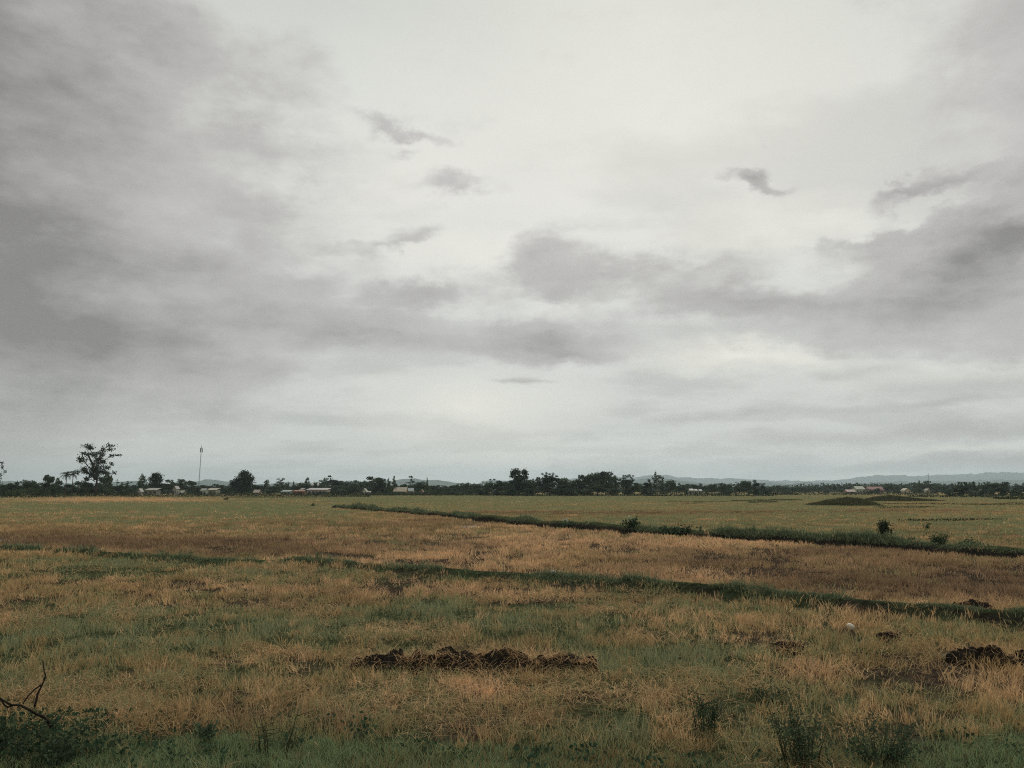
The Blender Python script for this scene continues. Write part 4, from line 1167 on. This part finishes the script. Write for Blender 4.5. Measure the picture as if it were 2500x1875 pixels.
def band(u0, v0, u1, v1, h, d):
    a, b = gp(u0, v0), gp(u1, v1)
    return (a[0], a[1], b[0], b[1], h, d)
leafy_band('undergrowth', 'low dark undergrowth along the foot of the far trees',
           [band(-300, 1216, 110, 1216, 3.2, 12), band(60, 1214, 330, 1213, 1.6, 10), band(300, 1213.5, 900, 1213, .8, 6), (-155, 372, 10, 384, 1.5, 8), (-95, 386, -20, 386, 1.7, 4),
            band(860, 1210.5, 1300, 1210.5, .9, 8), band(1250, 1211, 1600, 1211.5, 1.1, 10), band(1580, 1212, 1900, 1212, .8, 8), (gp(1570, 1209)[0], 385, gp(1960, 1209)[0], 400, 2.2, 15),
            band(1880, 1209, 2320, 1209, 1.5, 20), band(2230, 1214, 2520, 1216, .9, 5), band(2440, 1219, 2620, 1222, .9, 4), (gp(300, 1208)[0], 430, gp(600, 1208)[0], 430, 1.4, 25), (gp(930, 1208)[0], 415, gp(1250, 1208)[0], 400, 1.8, 20)],
           22, .42, ((.03, .042, .026), (.075, .10, .05)), 'undergrowth')
leafy_band('far_woods', 'hazy low woods stretching behind the houses',
           [(-560, 760, 620, 900, 6.5, 120), (330, 800, 900, 900, 9, 200), (-500, 600, -20, 620, 5, 60)], 16, 1.3, ((.03, .045, .03), (.065, .09, .05)), 'woods')
leafy_band('field_dikes', 'low dark weedy dikes across the far fields',
           [band(1790, 1225, 1960, 1222, .5, 1.2), band(1830, 1229, 1900, 1227, .4, 1), band(2130, 1231, 2380, 1233, .45, 1.2), band(2380, 1234, 2520, 1233, .45, 1.2), band(2150, 1242, 2290, 1241, .35, 1), band(2210, 1275, 2450, 1271, .25, .7),
            band(1630, 1226, 1780, 1226, .3, 1), band(1670, 1231, 1720, 1230, .3, 1), band(540, 1217, 900, 1214, .4, 2)], 60, .15, ((.045, .055, .032), (.09, .10, .055)), 'weeds')

# ------------------------------------------------------------------ houses among the trees
def house(label, px, base, wpx, top, Y, wall, roof, style='gable', dep=5.0, eave=.55, group='houses along the tree line', wins=2, rz=0.0, dishes=0):
    p = at(px, base, Y)
    H = at(px, top, Y).z; W = wpx / F_PX * Y
    roof = tuple(c * .62 for c in roof); wall = tuple(c * .72 for c in wall)
    root = empty('house', (p.x, Y, 0), rz)
    e = H * eave
    mb = MB(); mb.box((0, 0, e / 2 - .2), (W * .9, dep, e + .4), wall)
    if style == 'gable_front':                  # the gable wall faces the field
        mb.add([(-W * .45, -dep / 2, e), (W * .45, -dep / 2, e), (0, -dep / 2, H * .97), (-W * .45, dep / 2, e), (W * .45, dep / 2, e), (0, dep / 2, H * .97)], [(0, 1, 2), (5, 4, 3)], wall)
    elif style == 'gable':
        mb.add([(-W * .45, -dep / 2, e), (-W * .45, dep / 2, e), (-W * .45, 0, H * .97), (W * .45, -dep / 2, e), (W * .45, dep / 2, e), (W * .45, 0, H * .97)], [(0, 1, 2), (5, 4, 3)], wall)
    mb.build('wall', M_WALL, root)
    rb = MB(); t = .12
    def slab(a, b, c, d):
        P = np.array([a, b, c, d], float); rb.add(np.vstack([P, P + (0, 0, t)]), [(3, 2, 1, 0), (4, 5, 6, 7), (0, 1, 5, 4), (1, 2, 6, 5), (2, 3, 7, 6), (3, 0, 4, 7)], roof)
    o = .35
    if style == 'gable_front':
        for s in (-1, 1):
            slab((0, -dep / 2 - o, H), (0, dep / 2 + o, H), (s * (W / 2 + .1), dep / 2 + o, e - .1), (s * (W / 2 + .1), -dep / 2 - o, e - .1))
    elif style == 'gable':
        for s in (-1, 1):
            slab((-W / 2, 0, H), (W / 2, 0, H), (W / 2, s * (dep / 2 + o), e - .1), (-W / 2, s * (dep / 2 + o), e - .1))
    else:                                       # single pitch
        slab((-W / 2, -dep / 2 - o, e + .03), (W / 2, -dep / 2 - o, e + .03), (W / 2, dep / 2 + o, H), (-W / 2, dep / 2 + o, H))
    rb.build('roof', M_ROOF, root)
    fy = -dep / 2 - .03
    xs = np.linspace(-W * .34, W * .34, wins + 1)
    for i in range(wins + 1):
        if i == wins // 2:
            m = MB(); m.box((xs[i], fy, min(2.0, e * .8) / 2), (.9, .08, min(2.0, e * .8)), (.09, .07, .06)); m.build('door', M_GLASS, root)
        else:
            m = MB(); m.box((xs[i], fy, e * .55), (min(1.2, W * .16), .08, min(1.1, e * .4)), (.05, .055, .06)); m.build('window', M_GLASS, root)
    for k in range(dishes):                     # round white tanks on the roof
        m = MB(); cx = -W * .30 + k * W * .27
        m.tube([(cx, -.6, e * .9), (cx, -.6, H + 1.4)], .06, 6, (.4, .4, .4))
        icos(m, (cx, -.6, H + 1.9), .75, (.75, .74, .70), 2)
        m.build('roof_tank', M_WHITE, root)
    tag(root, label, 'house', group)
WH, CR, PK, BE = (.46, .45, .41), (.44, .40, .31), (.42, .32, .27), (.34, .28, .2)
house('tiny white hut left end of the pale low roof', 343, 1201, 8, 1193, 400, WH, (.7, .68, .62), 'gable_front', 3, wins=1)
house('pale low roofed shed under the dark dome crowned tree', 373, 1202, 30, 1192, 396, (.30, .28, .23), (.50, .48, .42), 'shed', 5, .7)
house('white gable standing left of the thin radio mast', 430, 1200, 9, 1187, 402, WH, (.55, .53, .5), 'gable_front', 4, .7, wins=1)
house('tiny low cream hut below and right of the white gable by the mast', 446, 1204, 10, 1198, 380, CR, (.6, .58, .5), 'gable', 3, .6, wins=1)
house('pale green small house right beside the radio mast', 499, 1203, 13, 1193, 398, (.42, .47, .38), (.48, .50, .44), 'gable', 4, .72, wins=1)
house('long house with greyish cream roof right of the radio mast', 520, 1204, 26, 1192, 404, (.42, .40, .33), (.52, .50, .40), 'shed', 6, .72)
house('small house with whitish pink roof right of the broad dark tree', 628, 1205, 15, 1196, 405, PK, (.58, .50, .42), 'gable', 4, .5, wins=1)
house('low pale blue roofed shed between reddish and pink houses', 700, 1204, 23, 1197, 400, (.38, .42, .40), (.46, .52, .52), 'shed', 5, .7)
house('reddish brick walled house with pale flat top', 730, 1205, 26, 1197, 396, (.38, .17, .11), (.42, .20, .14), 'shed', 5, .75)
house('narrow pale house standing on the right of the reddish one', 738, 1203, 9, 1193, 410, WH, (.66, .62, .56), 'shed', 4, .85, wins=1)
house('long whitish pink house with two round white tanks on its roof', 778, 1205, 52, 1192, 405, (.58, .50, .45), (.66, .62, .60), 'shed', 8, .75, wins=4, dishes=2)
house('white gable with steep roof between dark bushy trees', 891, 1204, 10, 1193, 385, (.80, .78, .70), (.62, .60, .54), 'gable_front', 4, .6, wins=1)
house('low white annex right of the white gable between bushy trees', 900, 1205, 10, 1200, 383, WH, (.6, .58, .52), 'shed', 3, .8, wins=1)
house('beige roofed house left of a pale blue roof', 978, 1203, 32, 1190, 400, (.52, .42, .28), (.52, .44, .32), 'gable', 7, .48)
house('house with pale blue grey roof right of the beige one', 1003, 1202, 15, 1192, 410, (.42, .44, .42), (.50, .55, .56), 'gable', 5, .6, wins=1)
house('tiny pinkish hut among bushes right of the pale blue roof', 1030, 1203, 9, 1195, 400, PK, (.5, .42, .36), 'gable_front', 3, .6, wins=1)
house('leftmost of the tiny white roofs among the right middle trees', 1687, 1203, 10, 1193.5, 470, WH, (.76, .74, .68), 'gable', 4, .72, 'tiny white roofs', 1)
house('middle of the tiny white roofs among the right middle trees', 1698, 1203, 7, 1194.5, 474, WH, (.70, .70, .66), 'gable', 4, .75, 'tiny white roofs', 1)
house('rightmost and dullest of the tiny white roofs among the trees', 1709, 1203, 7, 1195, 478, (.5, .5, .48), (.58, .6, .58), 'gable', 4, .75, 'tiny white roofs', 1)
house('low pinkish roofed house behind the nearer earth mound', 2074, 1203, 22, 1195.5, 500, PK, (.58, .44, .38), 'gable', 6, .55)
house('pale green roofed hall standing above the nearer mound', 2096, 1200, 22, 1187.5, 540, (.55, .58, .48), (.58, .62, .50), 'gable', 7, .62)
house('long red roofed building right of the pale green hall', 2134, 1199, 38, 1188.5, 560, (.50, .36, .32), (.34, .13, .11), 'gable', 8, .6, wins=4)
house('small cream house standing behind the farther mound', 2211, 1202, 15, 1192, 520, (.66, .58, .42), (.62, .56, .42), 'gable_front', 5, .6, wins=1)
house('tiny cream house between hazy trees left of the right grove', 2264, 1202, 9, 1193, 540, (.52, .47, .36), (.5, .46, .36), 'gable_front', 4, .65, wins=1)
house('grey hut half hidden inside the dark right hand grove', 2397, 1204, 9, 1196, 335, (.34, .33, .29), (.36, .35, .31), 'gable_front', 3, .6, wins=1)

# masts and poles
def mast(label, px, top, base, Y, lean=0.0, name='radio_mast', w=.20, panels=True):
    o0 = at(px, base, Y); o0.z = 0
    H = at(px, top, Y).z
    root = empty(name, o0); root.rotation_euler = (0, lean, 0)
    mb = MB()
    for k in range(3):                          # lattice: three legs with braces
        a = 2.094 * k
        mb.tube([(w * math.cos(a), w * math.sin(a), -.3), (w * .8 * math.cos(a), w * .8 * math.sin(a), H)], .045, 5, (.20, .21, .21))
    n = int(H / 1.1)
    for i in range(n):
        z0, z1 = H * i / n, H * (i + 1) / n
        for k in range(3):
            a, b = 2.094 * k, 2.094 * (k + 1)
            mb.tube([(w * .9 * math.cos(a), w * .9 * math.sin(a), z0), (w * .9 * math.cos(b), w * .9 * math.sin(b), z1)], .022, 4, (.22, .22, .22), False)
    mb.build('lattice', M_METAL, root)
    if panels:
        for k in range(3):
            a = 2.094 * k + .5
            m = MB(); m.box((.7 * math.cos(a), .7 * math.sin(a), H - 2.4), (.34, .34, 2.6), (.30, .31, .31), a); m.build('antenna_panel', M_METAL, root)
        m = MB(); m.tube([(0, 0, H - .1), (0, 0, H + 1.2)], .04, 5, (.2, .2, .2)); m.build('spike', M_METAL, root)
    tag(root, label, 'mast')
mast('very thin tall radio mast rising far above the low trees', 484, 1089, 1202, 470, .02)
mast('small hazy lattice mast on the right before the mountains', 2269, 1155, 1198, 780, 0, w=.35, panels=False)

def pole(label, px, top, base, Y):
    o0 = at(px, base, Y); o0.z = 0
    H = at(px, top, Y).z
    root = empty('utility_pole', o0)
    m = MB(); m.tube([(0, 0, -.3), (0, 0, H)], [.17, .12], 7, (.14, .12, .10)); m.build('post', M_BARK, root)
    m = MB(); m.box((0, 0, H - .6), (1.6, .12, .14), (.14, .12, .10)); m.build('crossarm', M_BARK, root)
    tag(root, label, 'pole', 'utility poles in the tree line')
pole('wooden utility pole standing left of the palms', 103, 1166, 1206, 345)
pole('utility pole rising from bushes right of the tallest tree', 284, 1169, 1206, 350)

# ------------------------------------------------------------------ shrubs and weeds
def shrub(name, label, px, base, hpx, wpx, seed, leaf=.05, n=700, group=None, stems=7, dark=1.0, cat='shrub', spread=1.1):
    global rng
    keep, rng = rng, np.random.default_rng(seed)
    x, y = gp(px, base)
    z0 = float(gz(np.array([x]), np.array([y]))[0])
    root = empty(name, (x, y, z0))
    H = hpx / F_PX * y; W = wpx / F_PX * y
    mb = MB(); ends = []; bs = .5 if H > W * .7 else .12
    for i in range(stems):
        a = rng.uniform(0, 6.28); q = W * .5 * rng.uniform(.1, 1) ; h = H * rng.uniform(.55, 1.0)
        e = np.array((math.cos(a) * q, math.sin(a) * q * .8, h))
        m = e * np.array((.68, .68, .5)) + rng.normal(0, .02, 3) * H
        r = max(.0045, y / 803 * .10)
        mb.tube([(e[0] * bs, e[1] * bs, -.03), tuple(m), tuple(e)], [r * 1.6, r, r * .5], 5, (.085, .085, .05))
        ends.append((m * .15, e))
        for q2 in range(4):
            t = rng.uniform(-.5, .9); p = m + (e - m) * t
            e2 = p + rng.normal(0, .18, 3) * H * np.array((1, 1, .6)) + np.array((0, 0, .08 * H))
            mb.tube([tuple(p), tuple(e2)], [r * .7, r * .4], 4, (.085, .085, .05)); ends.append((p, e2))
    mb.build('stem', M_BARK, root, True)
    k = rng.integers(len(ends), size=n); t = rng.random(n)
    A = np.array([e[0] for e in ends]); B = np.array([e[1] for e in ends])
    P = A[k] + (B[k] - A[k]) * t[:, None] + rng.normal(0, 1, (n, 3)) * leaf * spread
    P[:, 2] = np.maximum(P[:, 2], .01)
    c = mixc(np.broadcast_to(np.array((.03, .046, .03)), (n, 3)), np.array((.09, .125, .07)), np.clip(rng.normal(.4, .35, n), 0, 1)) * dark
    V, F, S, C4 = leaf_cards(P, np.full(n, leaf * .8), .5, c, 2.2)
    mesh_np('leaves', V, F, S, M_WEED, C4, root)
    tag(root, label, cat, group)
    rng = keep
shrub('weed_bush', 'tall leafy dark weed at the bottom right, upright and the taller of two', 1962, 1870, 138, 170, 11, .018, 1200, 'dark weeds at the bottom right', 18, 1.5, spread=2.0)
shrub('weed_bush', 'wide dark weed at the bottom right, lower one with a twig reaching right', 2140, 1868, 104, 210, 12, .018, 1100, 'dark weeds at the bottom right', 17, 1.5, spread=2.0)
shrub('weed_bush', 'lone upright leafy weed left of the two dark weed bushes', 1725, 1800, 110, 90, 13, .016, 1100, None, 9, 1.5, spread=2.0)
shrub('weed_bush', 'low leafy weed tangle between straw above the dark weed bushes', 1880, 1712, 36, 170, 14, .016, 700, None, 12, 1.3, spread=2.4)
shrub('thorny_twigs', 'thin dark twiggy dead weed at the bottom left of centre', 668, 1850, 120, 130, 15, .010, 90, None, 6, .9, 'weed')
shrub('leafy_weed', 'big leaved green weed at the bottom edge left of the twiggy dead weed', 512, 1820, 46, 70, 16, .032, 120, None, 6, 1.9, 'weed')
shrub('leafy_weed', 'dark broad leaved weed clump beneath the dead branch', 150, 1862, 56, 270, 17, .030, 1000, None, 13, 1.15, 'weed', spread=1.6)
shrub('leafy_weed', 'dark leafy weed cut off by the bottom left corner', 0, 1850, 80, 170, 18, .030, 800, None, 11, 1.1, 'weed', spread=1.6)
shrub('bank_shrub', 'dark dense round headed shrub alone on the far bank', 2161, 1334, 40, 32, 21, .06, 800, None, 8, .9, spread=1.3)
shrub('bank_shrub', 'wide leafy shrub on the far bank behind the white scrap', 2292, 1342, 19, 90, 22, .06, 420, None, 16, 1.1, spread=1.6)
shrub('bank_shrub', 'low leafy shrub on the far bank near the right edge', 2368, 1347, 13, 66, 23, .06, 260, None, 12, spread=1.6)
shrub('bank_shrub', 'small pale green shrub between two larger shrubs on the far bank', 2228, 1334, 20, 34, 24, .07, 200, None, 6, 1.5)
shrub('bank_shrub', 'low wide weeds on the far bank left of the pale lying stick', 1650, 1306, 16, 130, 26, .11, 600, None, 14, 1.2)
shrub('bank_shrub', 'small leafy tuft on the far bank under a white blossom clump', 1382, 1288, 11, 50, 27, .11, 220, None, 8, 1.5)
shrub('bank_shrub', 'tuft of weeds on the far bank below three white flecks', 1542, 1298, 16, 50, 28, .11, 300, None, 8, 1.2)
shrub('field_shrub', 'thin little shrub standing alone in the field beyond the far bank', 2266, 1293, 17, 9, 31, .07, 80, None, 4, 1.1)
shrub('field_shrub', 'dark bush pair near the left far edge of the fields', 552, 1221, 4.5, 15, 32, .18, 90, None, 6)
shrub('field_shrub', 'small dark bush left of the leaning white scrap', 765, 1236, 5, 11, 33, .14, 70, None, 5)

# dead branch ----------------------------------------------------
def dead_branch():
    Y = 8.85
    o0 = at(123, 1764, Y); zb = float(gz(np.array([o0.x]), np.array([Y]))[0]); o0.z = zb
    root = empty('dead_branch', o0)
    def P(q, dy): 
        p = at(q[0], q[1], Y); return tuple(Vector((p.x, Y + dy, p.z)) - o0)
    mb = MB(); c = (.035, .028, .024)
    def run(pts, r0, r1, d0, d1):
        n = len(pts)
        mb.tube([P(q, d0 + (d1 - d0) * i / (n - 1)) for i, q in enumerate(pts)], [r0 + (r1 - r0) * i / (n - 1) for i in range(n)], 7, c)
    run([(125, 1774), (121, 1760), (112, 1747), (98, 1739), (84, 1727), (66, 1715), (52, 1713), (42, 1717), (37, 1710), (35, 1700), (28, 1690), (19, 1671)], .017, .005, 0, -.25)
    run([(52, 1713), (44, 1706), (36, 1698), (29, 1690)], .012, .008, -.15, -.22)
    run([(84, 1726), (85, 1712), (84, 1698), (88, 1684), (92, 1670), (93, 1656), (86, 1648), (81, 1640), (77, 1627)], .012, .005, 0, .22)
    run([(92, 1664), (97, 1661), (100, 1658)], .008, .004, .1, .12)
    run([(90, 1676), (82, 1684), (74, 1697), (70, 1712)], .010, .006, .08, -.1)
    mb.build('wood', M_BARK, root, True)
    tag(root, 'dead black forked branch sticking up at the bottom left', 'branch')
dead_branch()

# pale things lying in the fields --------------------------------
def lump(name, label, px, py, wpx, hpx, tilt, cat, colr=(.74, .71, .62), Yadd=0.0):
    g = gp(px, py + hpx * .5)
    Y = g[1] + Yadd
    p = at(px, py, Y)
    s = Y / F_PX
    mb = MB()
    V = [tuple(v) for v in _IV]
    icos(mb, (0, 0, 0), 1.0, colr, 3)
    A = mb.v[0] / np.linalg.norm(mb.v[0], axis=1)[:, None]
    A = A * (1 + .06 * (fbm(A[:, 0] * 2 + 5, A[:, 2] * 2 + A[:, 1], 7, 2)[:, None] - .5)) * np.array((wpx * s / 2, wpx * s / 2 * .8, hpx * s / 2))
    ct, st = math.cos(tilt), math.sin(tilt)
    mb.v[0] = np.c_[A[:, 0] * ct - A[:, 2] * st, A[:, 1], A[:, 0] * st + A[:, 2] * ct]
    o = mb.build(name, M_WHITE, None, True)
    o.location = p
    tag(o, label, cat)
lump('white_lump', 'smooth white egg shaped lump lying in the near field on the right', 2077, 1530.5, 20, 15, -.65, 'lump')
lump('white_scrap', 'small white oval scrap in the dark ditch near the right edge', 2317, 1344, 11, 6.5, .5, 'scrap')
lump('pale_stone', 'small pale round stone on the far bank right of a pink streak', 1955, 1314.5, 6, 6, 0, 'stone', (.5, .44, .38))
lump('pale_stone', 'flat pale stone at the foot of the far bank by the round headed shrub', 2227, 1338, 7, 4, .2, 'stone', (.42, .38, .33))

def rag(name, label, pieces, cat='scrap', colr=(.70, .72, .66)):
    """crumpled white scraps: a few bent sheets"""
    mb = MB(); o0 = None
    for (px, py, wpx, hpx, a) in pieces:
        g = gp(px, pieces[-1][1] + pieces[-1][3] * .7)
        Y = g[1]
        p = at(px, py, Y); s = Y / F_PX
        if o0 is None: o0 = Vector((p.x, Y, 0))
        w, h = wpx * s / 2, hpx * s / 2
        ca, sa = math.cos(a), math.sin(a)
        nx = 5
        V, F = [], []
        for j in range(4):
            for i in range(nx):
                u, v = (i / (nx - 1) * 2 - 1) * w * (1 - .35 * abs(j / 3 * 2 - 1)), (j / 3 * 2 - 1) * h
                d = math.sin(i * 1.7 + j * 2.1) * min(w, h) * .6
                V.append((p.x - o0.x + u * ca - v * sa, d, p.z + u * sa + v * ca))
        V2 = [(x, y + .02, z) for x, y, z in V]
        k = len(V)
        for j in range(3):
            for i in range(nx - 1):
                q = (j * nx + i, j * nx + i + 1, (j + 1) * nx + i + 1, (j + 1) * nx + i)
                F.append(q); F.append(tuple(k + t for t in q[::-1]))
        mb.add(V + V2, F, colr)
    o = mb.build(name, M_WHITE)
    o.location = o0
    tag(o, label, cat)
rag('white_scrap', 'white blossom like clump on the far bank, left one', [(1376, 1269.5, 5, 3, 0), (1382, 1268, 5, 6, .4), (1386, 1271, 4, 4, -.5)])
rag('white_scrap', 'three white flecks one above another on the far bank', [(1536, 1261, 5, 4, .5), (1543, 1266, 4, 4, 0), (1545, 1275, 10, 7, .2), (1548, 1277, 5, 5, -.4)])
rag('white_scrap', 'leaning narrow white scrap at the far end of the dark bank', [(817, 1231, 2.4, 6, .35), (820, 1234, 4, 3, -.6)])
rag('white_scrap', 'tiny white scrap just right of the white oval one in the ditch', [(2337, 1347, 7, 3.5, -.3)])
rag('white_scrap', 'tiny pale scrap at the far field edge before the middle grove', [(1473, 1214, 2.5, 3, 0)])
rag('pinkish_scrap', 'pinkish pale streak lying on the far bank', [(1914, 1316.5, 15, 3.5, .2), (1920, 1318, 4, 5, -.5)], colr=(.42, .30, .24))
rag('pinkish_scrap', 'split pale stalks standing up in the dark ditch by the white oval scrap', [(2280, 1343, 2, 9, .5), (2284, 1346, 2, 9, -.1), (2287, 1342, 2, 7, -.4)], 'stalks', (.30, .24, .16))

def sack():
    """a dark bundle under a pale curved rim"""
    g = gp(1352, 1412)
    Y = g[1]; s = Y / F_PX
    o0 = Vector((g[0], Y, float(gz(np.array([g[0]]), np.array([Y]))[0])))
    root = empty('bundle', o0)
    mb = MB()
    icos(mb, (0, 0, 0), 1.0, (.05, .052, .055), 2)
    A = mb.v[0] * np.array((9 * s, 8 * s, 9 * s)); A[:, 2] += 6 * s
    mb.v[0] = A
    mb.build('body', M_SOIL, root, True)
    rim = MB()
    pts = [(1342, 1398), (1345, 1394.5), (1350, 1394), (1355, 1397), (1359, 1402), (1361, 1407), (1359, 1411)]
    rim.tube([tuple(at(a, b, Y - 6 * s) - o0 + Vector((0, 0, 0))) for a, b in pts], [1.0 * s, 1.6 * s, 1.8 * s, 1.9 * s, 2.0 * s, 2.0 * s, 1.2 * s], 7, (.55, .62, .60))
    rim.build('rim', M_WHITE, root, True)
    tag(root, 'dark bundle under a curved pale rim lying on the near bank', 'bundle')
sack()

def stick(label, pts, r, col, cat='stick'):
    Y = gp(pts[0][0], pts[0][1] + 6)[1]
    o0 = at(*pts[0], Y); mb = MB()
    P = [Vector(at(a, b, Y)) - o0 + Vector((0, .1 * i, 0)) for i, (a, b) in enumerate(pts)]
    mb.tube([tuple(p) for p in P], r, 6, col)
    o = mb.build('pale_stick', M_BARK, None, True); o.location = o0
    tag(o, label, cat)
stick('long pale stick lying along the top of the far bank', [(1755, 1299), (1770, 1300), (1790, 1300.5), (1818, 1302)], .05, (.33, .31, .26))
stick('thin pale stick on the far bank at the right, beside the low leafy shrub', [(2326, 1336), (2350, 1338), (2386, 1340)], .03, (.30, .26, .22))
stick('thin pale stick lying left of the round headed shrub', [(2106, 1320.5), (2120, 1321.5), (2140, 1322)], .035, (.30, .25, .2))

# ------------------------------------------------------------------ haze
def haze():
    m, n, l = new_mat('haze')
    out = n.new('ShaderNodeOutputMaterial')
    pv = n.new('ShaderNodeVolumePrincipled')
    pv.inputs['Color'].default_value = (.74, .90, 1.0, 1)
    pv.inputs['Density'].default_value = 9.0e-5
    pv.inputs['Anisotropy'].default_value = 0.4
    l.new(pv.outputs[0], out.inputs['Volume'])
    mb = MB(); mb.box((0, 5000, 149), (36000, 20000, 304), (1, 1, 1))
    o = mb.build('haze', m)
    tag(o, 'thin pale air haze over the whole plain', 'haze', kind='stuff')
haze()
